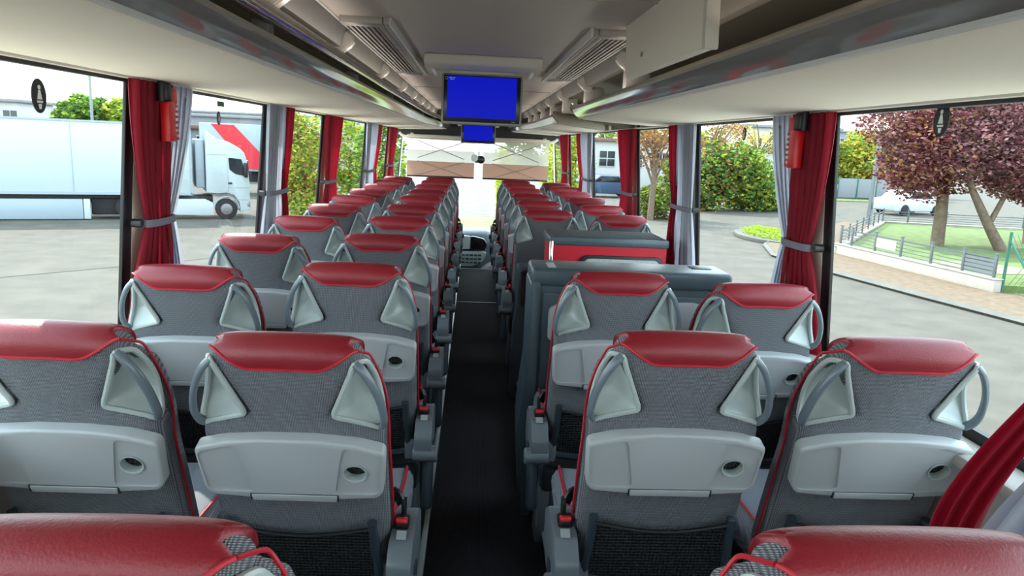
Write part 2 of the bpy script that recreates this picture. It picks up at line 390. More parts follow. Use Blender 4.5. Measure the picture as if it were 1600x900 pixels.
S('trim_20', tube(smooth_path([(XC - 1.15, 10.9, 1.70), (XC - 1.08, 10.9, 1.655), (XC - 0.9, 10.9, 1.640), (XC, 10.9, 1.634), (XC + 0.9, 10.9, 1.640), (XC + 1.08, 10.9, 1.655), (XC + 1.15, 10.9, 1.70)], 6), 0.02), 'beige_trim')
S('ceiling_front', prism([(10.55, 2.085), (10.55, 2.03), (10.8, 1.98), (10.95, 1.90), (11.2, 1.90), (11.2, 2.085)], XC - 1.2, XC + 1.2, plane='YZ'), 'beige_trim')
fr = mk('window_20', box((XC, 11.45, -0.15), (2.4, 0.08, 0.1)), 'black_plastic'); tag(fr, kind='structure')
mk('pane', grid(lambda u, v: (XC + lerp(-1.2, 1.2, u), 11.5 - 0.25 * v + 0.12 * (1 - (2 * u - 1) ** 2), lerp(-0.15, 1.9, v)), 12, 6), 'wind_glass', fr)
S('floor_front', box((XC, 10.5, -0.62), (2.4, 2.3, 0.08)), 'unit_grey')
S('wall_step', box((XC, 9.44, -0.30), (2.4, 0.04, 0.52)), 'dark_plastic')
#@@SEATS
# ------------------------------------------------------------------ passenger seat
LT = 0.78                          # length of the backrest
WF = [(0, .210), (.25, .212), (.40, .211), (.50, .208), (.60, .203), (.66, .193), (.70, .181), (.725, .168), (.742, .150), (.752, .125), (.757, .10)]
WH = [(0, .208), (.33, .206), (.545, .204), (.565, .196), (.585, .155), (.608, .094), (.65, .116), (.71, .147), (.735, .163), (.755, .164), (.765, .162), (.773, .157), (.778, .148), (.78, .13)]
def ring(Wd, nc, hn, t, n=32, p=4.5, arch=True):
    out = []
    for k in range(n):
        a = 2 * PI * (k + 0.5) / n; c, s_ = math.cos(a), math.sin(a)
        x = Wd * math.copysign(abs(c) ** (2 / p), c); y = nc + hn * math.copysign(abs(s_) ** (2 / p), s_)
        z = t + (0.005 * (1 - min(1, (x / .165) ** 2)) * sstep((t - .60) / .15) if arch else 0)
        out.append((x, y, z))
    return out
def backrest_mesh():
    bm = bmesh.new()
    ts = [0, .06, .15, .25, .35, .45, .53, .548, .56, .57, .58, .59, .60, .61, .625, .65, .68, .71, .735]
    rs = [ring(interp(WH, t), .045 + .012 * sstep((.45 - t) / .45), .045 + .010 * sstep((.45 - t) / .45), t) for t in ts]
    for ph in (10, 22, 34, 46, 58, 70, 80, 87):
        t = .735 + .045 * math.sin(R(ph)); rs.append(ring(interp(WH, t) - .009 * sstep((t - .735) / .03), .045, .045 * math.cos(R(ph)) + .0006, t))
    add_loft(bm, rs)
    tp_ = [0, .1, .25, .35, .45, .50, .55, .60, .65, .68, .70, .715, .728, .738, .746, .752, .757]
    add_loft(bm, [ring(interp(WF, t), lerp_s(.068, .097, (t - .45) / .12) - .036 * sstep((t - .67) / .06), lerp_s(.050, .022, (t - .45) / .12) * (1 if t < .735 else max(.25, 1 - (t - .735) / .03)), t, p=3.2) for t in tp_])
    return bm
def sb(u): u = abs(u); return .050 - .038 * sstep((u - .42) / .58) ** 0.9
def cap_point(u, q, off=.0045):
    tb = LT - sb(u); r = .045 + off; TC = .735; L1 = max(0, TC - tb); ph0 = 0 if tb < TC else math.asin(min(1, (tb - TC) / .045))
    arc = (PI - ph0) * r; L3 = .035; d = q * (L1 + arc + L3)
    # bulge: the padded cover swells a little away from its seam
    g = (1 - min(1, abs(u) * .965) ** 4.5) ** (1 / 4.5)
    if d < L1: n, t = .045 - r * g, tb + d
    elif d < L1 + arc:
        ph = ph0 + (d - L1) / r; n, t = .045 - r * g * math.cos(ph), TC + r * math.sin(ph)
    else: n, t = .045 + r * g, TC - (d - L1 - arc)
    sw = .004 * math.sin(PI * min(1, q * 1.6)) * (1 - u ** 4) if q < .625 else 0
    return (u * (interp(WH, min(t, .779)) * .985 + .003 * (1 - abs(u) ** 6)), n - sw * .6, t + .005 * (1 - u * u) + sw)
def side_pipe(s):
    pts = [(s * (interp(WF, t) + .001), lerp_s(.050, .080, (t - .45) / .12), t) for t in (0.02, .1, .2, .3, .4, .48, .54, .60, .65, .68, .705, .725)]
    pts += [(s * .161, .058, .744), tuple(cap_point(s, 0, .004))]
    return smooth_path(pts, 4)
def build_seat():
    root = empty('passenger_seat')
    PIV = (0, 0.189, 0.293); RC = R(14)
    def bk(name, bm, m, par=None, **k):
        o = mk(name, bm, m, par or root, loc=(0, 0, 0) if par else PIV, **k)
        if not par: o.rotation_euler = (RC, 0, 0)
        return o
    B = bk('backrest', backrest_mesh(), 'seat_fabric', sharp=50)
    cg = grid(lambda u, v: cap_point(2 * u - 1, v), 32, 20); cg[1].append(tuple(j * 33 for j in range(21))); cg[1].append(tuple(j * 33 + 32 for j in range(21)))
    bk('headrest_cover', cg, 'red_leather', B, sharp=75)
    bm = bmesh.new()
    add_tube(bm, [cap_point(u / 20, 0, .005) for u in range(-20, 21)], .0034, 6)
    for s in (-1, 1): add_tube(bm, side_pipe(s), .0032, 6)
    bk('piping', bm, 'red_piping', B)
    for s in (-1, 1):
        def nout(a): return .026 + .040 * math.sin(PI * a) ** .8
        def dish(u, v):
            a = v; b = u
            s0 = .030; s1 = lerp(.168, .212, b)
            ss = lerp(s0, s1, a); xi = lerp(.1515, .0975, a); xo = lerp(.158, .203, a ** .6)
            n = lerp(.004, nout(a), b) + .040 * max(0, math.sin(PI * a)) ** .45 * max(0, math.sin(PI * min(1, b * 1.25) if b < .4 else PI * (.5 + (b - .4) / 1.2))) ** .8 * (1 if b < .4 else 1)
            return (s * lerp(xi, xo, b), min(n, .068), LT - ss)
        bez = bk('grip_surround', grid(dish, 14, 22), 'light_plastic', None, sharp=0)
        rim = [(s * lerp(.1515, .0975, a), .002, LT - lerp(.030, .168, a)) for a in (0, .2, .4, .6, .8, .95)]
        rim += [(s * lerp(.0975, .203, b), lerp(.002, .022, b), LT - lerp(.172, .216, b)) for b in (.04, .25, .5, .75, .96)]
        rim += [(s * lerp(.158, .206, a ** .6), nout(a) - .002, LT - lerp(.030, .212, a)) for a in (.93, .8, .6, .4, .2, .07)]
        bk('rim', tube(smooth_path(rim, 3, True), .0065, 8, closed=True), 'light_plastic', bez)
        hp = smooth_path([(s * .1520, .006, LT - .030), (s * .168, .001, LT - .046), (s * .186, .000, LT - .078), (s * .201, .001, LT - .120), (s * .208, .004, LT - .165), (s * .206, .012, LT - .195), (s * .199, .022, LT - .212)], 4)
        bk('grab_handle', tube(hp, .0120, 10, ry=.008), 'handle_plastic', sharp=70)
    # folding table
    zt = lambda s_: LT - s_
    poly = [(-.212, zt(.248)), (-.14, zt(.228)), (-.06, zt(.220)), (.06, zt(.220)), (.14, zt(.228)), (.212, zt(.248)), (.204, zt(.370)), (.190, zt(.388)), (.10, zt(.396)), (-.10, zt(.396)), (-.190, zt(.388)), (-.204, zt(.370))]
    T = bk('folding_table', prism(rounded(poly, .016, 4), -.030, .004, .007, seg=3), 'tray_plastic')
    rec = lambda s, dd: prism(rounded([(s * .118, zt(.236)), (s * .206, zt(.258)), (s * .194, zt(.374)), (s * .092, zt(.376))], .018, 4), -.05, -.030 + dd)
    cut(T, [rec(-1, .0045), rec(1, .0045), prism(ellipse(.142, zt(.312), .0265, .0235), -.05, -.004)])
    bm = bmesh.new(); E = ellipse(.142, zt(.312), .0275, .0245); E2 = ellipse(.142, zt(.312), .0245, .0215)
    add_loft(bm, [[(a, -.0275, b) for a, b in E], [(a, -.030, b) for a, b in E], [(a, -.029, b) for a, b in E2], [(a, -.008, b) for a, b in E2]], cap=False)
    bk('cup_ring', bm, 'light_plastic', T)
    bk('cup_recess', prism(ellipse(.142, zt(.312), .026, .023), -.0055, -.0035), 'net_black', T)
    bk('table_flap', prism(rounded([(-.098, zt(.3795)), (.098, zt(.3795)), (.096, zt(.3975)), (-.096, zt(.3975))], .003, 2), -.0335, -.0285, .001), 'tray_plastic', T)
    bm = bmesh.new(); add_box(bm, (-.1, -.0305, zt(.389)), (.003, .003, .018)); add_box(bm, (.1, -.0305, zt(.389)), (.003, .003, .018)); add_box(bm, (0, -.0303, zt(.379)), (.2, .002, .0012))
    bk('table_seam', bm, 'tray_seam', T)
    # storage net with its frame
    N = bk('net_frame', tube(smooth_path([(-.172, -.018, zt(.478)), (-.176, -.022, zt(.55)), (-.182, -.024, zt(.645)), (-.165, -.026, zt(.680)), (0, -.030, zt(.688)), (.165, -.026, zt(.680)), (.182, -.024, zt(.645)), (.176, -.022, zt(.55)), (.172, -.018, zt(.478))], 5), .0125, 8), 'dark_plastic')
    bk('storage_net', grid(lambda u, v: (lerp(-.172, .172, u), -.022 - .006 * math.sin(PI * u), lerp(zt(.682), zt(.492 + .022 * math.sin(PI * u)), v)), 20, 12), 'net_black', N)
    bk('net_edge', tube([(lerp(-.172, .172, k / 16), -.024 - .006 * math.sin(PI * k / 16), zt(.492 + .022 * math.sin(PI * k / 16))) for k in range(17)], .005, 6), 'black_plastic', N)
    bk('lower_shell', box((0, .05, -.035), (.43, .13, .11), .02), 'dark_plastic')
    # cushion, base, leg
    def cush(bm):
        rs = []
        for k in range(15):
            t = k / 14; y = lerp(.20, .66, t); zt_ = .475 + .012 * math.sin(PI * min(1, t * 1.2)); zb = .375
            if t > .8: zt_ -= .04 * ((t - .8) / .2) ** 2
            wd = .205 + .012 * math.sin(PI * t)
            row = []
            for (a, b) in ((-1, 0), (-1.03, .35), (-1.02, .7), (-.97, .92), (-.88, 1.02), (-.6, .97), (0, .94), (.6, .97), (.88, 1.02), (.97, .92), (1.02, .7), (1.03, .35), (1, 0)):
                row.append((a * wd, y, lerp(zb, zt_, b)))
            rs.append(row)
        return add_loft(bm, rs)
    C = mk('seat_cushion', cush(bmesh.new()), 'cushion_fabric', root, sharp=70)
    bm = bmesh.new()
    for s in (-1, 1): add_tube(bm, smooth_path([(s * .192, .22, .478), (s * .202, .35, .486), (s * .202, .5, .487), (s * .196, .60, .475), (s * .188, .655, .445), (s * .186, .665, .39)], 4), .004, 6)
    mk('piping', bm, 'red_piping', C)
    mk('seat_base', box((0, .42, .335), (.39, .42, .09), .02), 'dark_plastic', root)
    bm = bmesh.new()
    for x in (-.15, .15):
        add_prism(bm, rounded([(.30, .30), (.52, .30), (.46, .16), (.54, .0), (.30, .0), (.36, .16)], .03, 4), x - .018, x + .018, plane='YZ')
    add_box(bm, (0, .42, .012), (.36, .30, .022), .006)
    mk('leg', bm, 'armrest_plastic', root)
    return root
def add_armrest(root, s):
    """aisle side fittings; s = +1 when the aisle is on the seat's +x side"""
    x = s * .238
    A = mk('armrest', add_box(prism(rounded([(.055, .40), (.05, .475), (.10, .515), (.24, .530), (.31, .49), (.31, .38), (.16, .345)], .018, 4), x - .030, x + .030, .006, plane='YZ'), (s * .205, .19, .40), (.07, .14, .08), .01), 'armrest_plastic', root)
    mk('pivot_knob', cyl((x + s * .008, .075, .405), .028, .086, 'X', 20, bev=.006), 'armrest_plastic', A)
    mk('arm_pad', box((x + s * .016, .130, .31), (.036, .080, .25), .016, Matrix.Rotation(R(-14), 3, 'X'), 3), 'dark_plastic', A)
    mk('buckle', add_box(box((x - s * .004, .165, .530), (.036, .045, .022), .005), (x - s * .004, .20, .545), (.012, .03, .06), .004), 'black_plastic', A)
    mk('release_button', box((x - s * .004, .152, .541), (.030, .022, .014), .004, Matrix.Rotation(R(-20), 3, 'X')), 'buckle_red', A)
    mk('sticker', box((x, .112, .5225), (.024, .024, .002), 0, Matrix.Rotation(R(33), 3, 'X')), 'trim_strip', A)
    mk('belt', tube(smooth_path([(x - s * .01, .20, .56), (x - s * .03, .215, .585), (x - s * .045, .22, .55), (x - s * .05, .22, .50)], 5), .007, 6, ry=.016), 'black_plastic', A)
    mk('floor_bracket', prism(rounded([(.20, .36), (.30, .36), (.30, .20), (.42, .02), (.44, -.06), (.30, -.06), (.24, .05), (.20, .20)], .02, 4), s * .195 - .018, s * .195 + .018, plane='YZ', bev=.005), 'armrest_plastic', A)
proto_w = build_seat()
proto_l = copy_tree(proto_w); add_armrest(proto_l, 1)
proto_r = copy_tree(proto_w); add_armrest(proto_r, -1)
ORD = ['nearest', 'second', 'third', 'fourth', 'fifth', 'sixth', 'seventh', 'eighth', 'ninth', 'tenth', 'eleventh']
used = set()
def place(proto, x, y, z, label, group, rec=0.0, rz=0.0):
    o = proto if proto.name not in used else copy_tree(proto)
    used.add(proto.name)
    return o, (x, y, z, label, group, rec, rz)
jobs = []
for n in range(0, 11):
    y = .765 * n + .80
    for (side, col) in (('left', 'window'), ('left', 'aisle'), ('right', 'aisle'), ('right', 'window')):
        if side == 'right' and n in (3, 4): continue
        if n == 0 and col == 'window': continue
        x = {'lw': -.862, 'la': -.385, 'ra': .478, 'rw': .940}[side[0] + col[0]]
        if side == 'left' and col == 'window' and n in (1, 2, 3): x -= .025
        if side == 'right' and n in (1, 2): x += .016 if col == 'aisle' else .02
        yy, z, rec, rz = y, PZ, 0.0, 0.0
        if n == 0: yy = .67; z = PZ - .002; x += .01 if side == 'right' else 0
        if (side, col, n) == ('left', 'aisle', 1): rec = 4.5; z -= .008; x -= .006; rz = R(-1.5)
        if (side, col, n) == ('left', 'window', 1): rec = 4; rz = R(-1.5)
        if (side, col, n) == ('right', 'aisle', 1): rec = 1
        if (side, col, n) == ('right', 'window', 1): rec = -.5; z += .016; x += .028
        if (side, col, n) == ('right', 'window', 2): rec = .3
        if (side, col, n) == ('left', 'window', 2): rec = 1
        if side == 'right' and n > 2: rank = n - 2
        else: rank = n
        fb = 'behind the service units' if (side == 'right' and n <= 2) else ('ahead of the service units' if side == 'right' else '')
        if n == 0: lab = 'red-topped grey seat at the bottom %s corner, closest to the camera' % side
        elif side == 'right' and n > 2: lab = 'red-capped grey %s seat on the right %s, %s of its column' % (col, fb, ORD[n - 5])
        elif side == 'right': lab = 'red-capped grey %s seat on the right, %s' % (col, 'in front of the dark grey partition' if n == 2 else 'with its whole table and net showing' if col == 'aisle' else 'beside the bunched curtain at the picture edge')
        else: lab = 'red-capped grey %s seat on the left, %s fully seen of its column' % (col, ORD[n - 1])
        jobs.append((proto_w if col == 'window' else proto_l if side == 'left' else proto_r, x, yy, z, lab, '%s seats on the %s' % (col, side), rec, rz))
for j in jobs:
    o, (x, y, z, lab, grp, rec, rz) = place(*j)
    o['_job'] = 1; j_ = (x, y, z, lab, grp, rec, rz)
    o.location = (x, y, z); o.rotation_euler = (0, 0, rz); tag(o, lab, 'seat', grp)
    del o['_job']
    if 'first' in lab or ('ahead' in lab and 'nearest' in lab):
        for ch in [c_ for c_ in o.children if c_.name.split('.')[0] in ('folding_table', 'net_frame')]:
            for g_ in list(ch.children): bpy.data.objects.remove(g_)
            bpy.data.objects.remove(ch)
    if rec:
        for ch in o.children:
            if abs(ch.rotation_euler.x) > .1: ch.rotation_euler.x += R(rec)
#@@UNITS
# ------------------------------------------------------------------ service units by the middle door
u = empty('partition_unit', (0, 0, 0), label='wide dark grey partition with a light panel behind the stairwell', cat='partition')
X0, X1, Y0, Y1, ZT = .245, 1.075, 2.92, 3.16, 1.105
mk('body', prism(rounded([(Y0 + .012, PZ), (Y0 + .012, .62), (Y0 + .03, .68), (Y0 + .012, .74), (Y0 + .012, ZT - .03), (Y1 - .01, ZT - .03), (Y1 - .01, PZ)], .02, 3), X0 + .012, X1 - .01, plane='YZ'), 'unit_grey', u)
mk('top', box(((X0 + X1) / 2, (Y0 + Y1) / 2, ZT - .028), (X1 - X0, Y1 - Y0, .075), .018, seg=4), 'unit_grey', u)
mk('corner_post', prism(rounded([(X0 - .002, PZ - .1), (X0 - .03, .45), (X0 - .004, .72), (X0 - .004, ZT - .045), (X0 + .04, ZT - .045), (X0 + .04, PZ - .1)], .02, 4), Y0 - .004, Y1, bev=.008), 'unit_grey', u)
mk('face_panel', prism(rounded([(X0 + .05, .56), (X1 - .03, .56), (X1 - .03, ZT - .09), (X0 + .05, ZT - .09)], .01, 3), Y0, Y0 + .02, .004), 'unit_grey', u)
tag(mk('light_panel', prism(rounded([(X0 + .075, ZT - .15), (X0 + .15, ZT - .118), (X1 - .15, ZT - .112), (X1 - .06, ZT - .15), (X1 - .06, ZT - .285), (X0 + .075, ZT - .285)], .02, 4), Y0 - .022, Y0 + .01, .006), 'tray_plastic', u), 'light grey panel')
mk('tray_latch', box((X0 + .085, Y0 + .09, ZT + .006), (.035, .12, .012), .004), 'tray_plastic', u)
mk('handle_recess', box((X1 - .10, Y0 + .15, ZT + .0102), (.085, .07, .004), .0015), 'black_plastic', u)
u = empty('stair_guard', (0, 0, 0), label='red and grey stairwell guard box with speckled top', cat='partition')
X0, X1, Y0, Y1, ZT = .421, 1.085, 3.98, 4.34, 1.115
mk('top_tray', box(((X0 + X1) / 2, (Y0 + Y1) / 2, ZT - .022), (X1 - X0, Y1 - Y0, .045), .008), 'unit_grey', u)
mk('rubber_mat', box(((X0 + X1) / 2, (Y0 + Y1) / 2, ZT + .001), (X1 - X0 - .04, Y1 - Y0 - .04, .008), .002), 'unit_top', u)
mk('red_panel', box(((X0 + X1) / 2, (Y0 + Y1) / 2, .80), (X1 - X0 - .02, Y1 - Y0 - .02, .54)), 'unit_red', u)
mk('corner_trim', box((X0 + .012, Y0 + .008, .82), (.022, .02, .55), .006), 'chrome', u)
mk('arch_trim', prism(rounded([(X0 + .13, .86), (X0 + .18, 1.02), (X1 - .03, 1.02), (X1 - .03, .86)], .04, 5), Y0 - .006, Y0 + .02, .004), 'black_plastic', u)
mk('speckled_panel', prism(rounded([(X0 + .155, .84), (X0 + .20, 1.003), (X1 - .05, 1.003), (X1 - .05, .84)], .035, 5), Y0 - .012, Y0 + .01, .003), 'speckled', u)
mk('lower_body', box(((X0 + X1) / 2, (Y0 + Y1) / 2, .33), (X1 - X0, Y1 - Y0, .40), .01), 'unit_grey', u)
u = empty('waste_bin', (0, 0, 0), label='tall dark grey bin housing with black opening behind an aisle seat', cat='bin')
bm = bmesh.new()
add_prism(bm, rounded([(.265, PZ - .1), (.27, .50), (.284, .60), (.284, .875), (.62, .875), (.62, PZ - .1)], .015, 4), 4.42, 4.55, .006)
b_ = mk('housing', bm, 'unit_grey', u)
cut(b_, [prism(rounded([(.308, .845), (.60, .845), (.60, .62), (.308, .62)], .012, 3), 4.35, 4.53)])
mk('bin_liner', box((.454, 4.535, .73), (.285, .008, .22)), 'black_plastic', u)

# screens
def tv(y, x0, x1, z0, z1, lab, hous):
    q = empty('ceiling_monitor', (0, 0, 0), label=lab, cat='monitor')
    xc = (x0 + x1) / 2; zc = (z0 + z1) / 2; ww = x1 - x0; hh = z1 - z0
    mk('frame', box((xc, y + .03, zc), (ww, .045, hh), .010, seg=3), 'tv_frame', q)
    mk('bezel', box((xc, y + .006, zc + .002), (ww - .022, .012, hh - .022), .004), 'bezel_black', q)
    sc = mk('screen', box((xc - .001, y - .0005, zc + .010), (ww - .062, .002, hh - .048)), 'screen_blue', q)
    if hous:
        bm = bmesh.new()
        add_tube(bm, [(x0 + .026 + .0065 * math.cos(a * PI / 8), y - .0022, z1 - .026 + .0065 * math.sin(a * PI / 8)) for a in range(16)], .0007, 4, closed=True)
        for i, (a, b) in enumerate(((.040, .052), (.054, .060), (.062, .070), (.044, .058), (.060, .066))): add_box(bm, (x0 + (a + b) / 2, y - .002, z1 - (.023 if i < 3 else .031)), (b - a, .001, .0035))
        mk('screen_text', bm, 'label_white', sc)
        bm = bmesh.new()
        for i in range(4): add_box(bm, (x1 - .050 + i * .005, y - .0008, z0 + .021), (.003, .0008, .004))
        mk('maker_mark', bm, 'tv_frame', q)
        mk('hinge', box((xc, y + .05, z1 + .03), (ww * .8, .04, .08), .01), 'beige_trim', q)
        mk('housing', prism(rounded([(y - .10, 2.035), (y - .09, 1.985), (y - .02, 1.965), (y + .26, 1.965), (y + .30, 2.035)], .015, 4), xc - .30, xc + .30, plane='YZ', bev=.01), 'beige_trim', q)
        for s in (-1, 1): mk('side_arm', box((xc + s * .255, y + .02, 1.96), (.018, .08, .05), .004, Matrix.Rotation(R(s * 30), 3, 'Y')), 'white_line', q)
    else:
        mk('mount', box((xc, y + .06, z1 + .10), (.5, .05, .25), .01), 'beige_trim', q)
tv(3.97, -.186, .238, 1.692, 1.950, 'large ceiling monitor with blue screen hanging over the aisle', True)
tv(9.0, -.178, .236, 1.59, 1.812, 'small-looking far ceiling monitor with blue screen below the large one', False)

# right compartment door (open flap)
d = empty('compartment_door', (0, 0, 0), label='beige compartment door with small lock hanging from the right rack', cat='door')
mk('panel', prism(rounded([(1.79, 1.842), (2.73, 1.848), (2.80, 2.12), (1.82, 2.12)], .02, 4), .531, .556, plane='YZ', bev=.006), 'rack_fabric', d)
mk('lock', cyl((.529, 2.47, 1.905), .008, .004, 'X'), 'handle_plastic', d)
mk('edge', prism(rounded([(1.775, 1.84), (1.80, 1.84), (1.835, 2.12), (1.81, 2.12)], .006, 2), .528, .560, plane='YZ'), 'beige_trim', d)

# blinds, mirror, dashboard
SHEER = translucent('sheer_white', (200, 196, 186), .6)
_t = SHEER.node_tree; _o = _t.nodes['Material Output']; _sh = _o.inputs[0].links[0].from_socket
_tr = _t.nodes.new('ShaderNodeBsdfTransparent'); _mx = _t.nodes.new('ShaderNodeMixShader'); _mx.inputs[0].default_value = .25
_t.links.new(_sh, _mx.inputs[1]); _t.links.new(_tr.outputs[0], _mx.inputs[2]); _t.links.new(_mx.outputs[0], _o.inputs[0])
for x0, x1, n in ((-.955, -.008, 'left'), (.115, 1.045, 'right')):
    q = empty('sun_blind', (0, 0, 0), label='beige roller sun blind on the %s half of the windscreen' % n, cat='blind')
    mk('cloth', grid(lambda u, v: (lerp(x0, x1, u), 10.60, lerp(1.115, 1.315, v)), 8, 4), 'blind_beige', q)
    mk('roller', add_tube(add_box(add_box(bmesh.new(), (x0 + .05, 10.79, 1.675), (.02, .34, .05)), (x1 - .05, 10.79, 1.675), (.02, .34, .05)), [(x0, 10.62, 1.655), (x1, 10.62, 1.655)], .028, 10), 'beige_trim', q)
    mk('bottom_bar', box(((x0 + x1) / 2, 10.60, 1.105), (x1 - x0, .02, .022), .004), 'bezel_black', q)
    tag(mk('sheer_cloth', grid(lambda u, v: (lerp(x0, x1, u), 10.61, lerp(1.315, 1.645, v)), 8, 4), SHEER, q), 'pale see-through upper cloth')
    bm = bmesh.new()
    for s in (-1, 1):
        xm = (x0 + x1) / 2
        for za, zb in ((1.12, 1.32), (1.36, 1.60)): add_tube(bm, [(xm - s * .33, 10.585, za), (xm + s * .33, 10.585, zb)], .006, 6)
    mk('scissor_arm', bm, 'arm_silhouette', q)  # arms before the cloth; their silhouette shade is put into the colour
q = empty('rear_view_mirror', (.053, 10.45, 1.37), label='small black interior mirror hanging between the sun blinds', cat='mirror')
mk('mirror_head', add_box(cyl((.03, 0, 0), .055, .06, 'Y', 20, bev=.015), (.0, 0, 0), (.12, .05, .09), .02), 'bezel_black', q)
mk('mirror_face', cyl((-.06, -.01, .02), .05, .05, 'Y', 20, bev=.01), 'label_white', q)
mk('stem', tube([(0, .02, .02), (0, .06, .20), (0, .52, .33)], .006), 'black_plastic', q)
q = empty('dashboard', (0, 0, 0), label='curved grey dashboard with dark display at the end of the aisle', cat='dashboard')
rs = []
for i in range(21):
    t = i / 20; x = lerp(-1.1, .62, t); top = .40 - .16 * sstep((x - .15) / .45); f = .25 * sstep((x + .05) / .5)
    rs.append([(x, 9.95 + f, -.50), (x, 9.85 + f, -.1), (x, 9.84 + f, .18), (x, 9.95 + f, .32), (x, 10.10 + f * .6, top), (x, 10.55, top + .01), (x, 11.1, top - .05), (x, 11.1, -.50)])
mk('body', add_loft(bmesh.new(), rs), 'unit_grey', q, sharp=60)
mk('display', prism(rounded([(-.02, .20), (.17, .18), (.20, .26), (.16, .34), (.02, .37), (-.02, .37)], .03, 4), 9.80, 9.86, .006), 'bezel_black', q)
tag(mk('instrument_panel', prism(rounded([(-.20, .19), (-.03, .20), (-.03, .37), (-.20, .38)], .015, 3), 9.79, 9.86, .006), 'light_plastic', q), 'light grey instrument panel')
P_ = mk('button_panel', prism(rounded([(-.20, -.04), (.02, -.03), (.15, .03), (.20, .16), (-.20, .17)], .03, 4), 9.79, 9.87, .008), 'light_plastic', q)
for r_ in range(3):
    for c_ in range(6): mk('button', box((-.17 + c_ * .055, 9.785, .12 - r_ * .05), (.042, .012, .022), .004), 'unit_grey' if (r_ + c_) % 3 else 'tray_seam', P_)
mk('drawer', box((-.05, 9.83, -.10), (.34, .1, .05), .015), 'light_plastic', q)
mk('step_cover', cyl((.34, 9.75, -.22), .26, .30, 'Y', 32, bev=.03), 'speckled', q)
#@@CURTAINS
# ------------------------------------------------------------------ curtains
def drape(s, top, tie, bot, zt, zi, zb, npl, amp, xo=1.12, bulge=0, seed=0):
    """pleated cloth hanging in the window plane; top/tie/bot = (y start, y end)"""
    rnd = random.Random(seed); ph = rnd.random() * 6
    nu, nv = npl * 8, 34
    def f(u, v):
        z = lerp(zt, zb, v); vt = (zt - zi) / (zt - zb)
        if v < vt: q = v / vt; y0 = lerp(top[0], tie[0], q ** 1.7); y1 = lerp(top[1], tie[1], q ** 1.7); am = amp * lerp(1, .45, q)
        else: q = (v - vt) / (1 - vt); y0 = lerp(tie[0], bot[0], q ** .8); y1 = lerp(tie[1], bot[1], q ** .8); am = amp * lerp(.45, 1, q ** .6)
        xt = .06 * (1.35 - z)
        w_ = am * (math.sin(u * npl * 2 * PI + ph) + .35 * math.sin(u * npl * 4.3 * PI + ph * 2 + v * 2))
        x = xo + xt - w_ - bulge * max(0, q if v > vt else 0) * .5
        return (XC + s * x, lerp(y0, y1, u) + .006 * math.sin(u * npl * 4 * PI + v * 3), z)
    return grid(f, nu, nv)
def curtain(s, red, grey, near_first, ytie, zi, lab, grp=None):
    q = empty('window_curtain', (0, 0, 0), label=lab, cat='curtain')
    for cname, cm, dat, k_ in (('red_cloth', 'curtain_red', red, 1), ('grey_cloth', 'curtain_grey', grey, 2)):
        if dat:
            top, tie, bot, npl = dat
            mk(cname, drape(s, top, tie, bot, 1.748, zi, .93, npl, .014, 1.120 if k_ == 1 else 1.130, seed=k_ + int(top[0] * 10)), cm, q, sharp=0)
    a, b = ytie; pts = [(XC + s * (1.123 + .022 * math.cos(t)), (a + b) / 2 + (b - a) / 2 * math.sin(t) * 1.02, zi) for t in [2 * PI * k / 24 for k in range(24)]]
    mk('tie_band', tube(pts, .005, 6, closed=True, ry=.014), 'tie_grey', q)
    mk('tie_button', cyl((XC + s * 1.14, a - .03, zi + .005), .014, .03, 'X', 12), 'black_plastic', q)
ord_ = ['', '', '', '', '']
for s, n in ((-1, 'left'), (1, 'right')):
    curtain(s, ((2.37, 2.66), (2.49, 2.67), (2.37, 2.74), 6), ((2.62, 2.86), (2.60, 2.72), (2.62, 2.86), 6), True, (2.485, 2.70), 1.29, 'broad red curtain tied back at the big %s window behind the emergency hammer' % n)
    curtain(s, ((4.22, 4.41), (4.22, 4.32), (4.22, 4.45), 4), ((3.93, 4.25), (3.94, 4.27), (3.85, 4.38), 6), True, (3.93, 4.32), 1.29, 'light grey curtain with a narrow red cloth on the second %s pillar from the camera' % n)
    curtain(s, ((5.39, 6.0), (5.46, 5.86), (5.36, 6.05), 6), None, True, (5.45, 5.87), 1.27, 'plain red curtain gathered on the third %s pillar from the camera' % n)
    curtain(s, ((8.15, 8.5), (8.0, 8.2), (8.1, 8.4), 3), ((7.42, 8.18), (7.55, 8.0), (7.4, 8.2), 6), True, (7.54, 8.05), 1.27, 'light grey curtain on the fourth %s pillar, near the front' % n)
    curtain(s, ((9.3, 10.1), (9.4, 9.9), (9.3, 10.2), 7), None, True, (9.4, 9.92), 1.27, 'red curtain at the front end of the %s windows' % n)
# curtain spilling over the seat at the right edge of the picture
q = empty('window_curtain', (0, 0, 0), label='red and grey curtain bunched over a seat at the right picture edge', cat='curtain')
def spill(x0, x1, ya, yb, npl, ph):
    def f(u, v):
        zz = lerp(1.46, .84, v); out = sstep(v / .95)
        y = lerp(ya, yb, u); xb = lerp(1.16, lerp(x0, x1, u), out)
        w_ = .016 * math.sin(u * npl * 2 * PI + ph + v)
        return (XC + xb - w_ * (.4 + out), y + .25 * (1 - v) * (.5 - u) * .4 - .01 * math.cos(u * npl * 2 * PI), zz)
    return grid(f, npl * 8, 26)
mk('red_cloth', spill(.87, .90, 1.17, 1.32, 3, 1), 'curtain_red', q, sharp=0)
mk('grey_cloth', spill(.87, .87, .97, 1.18, 4, 0), 'curtain_grey', q, sharp=0)
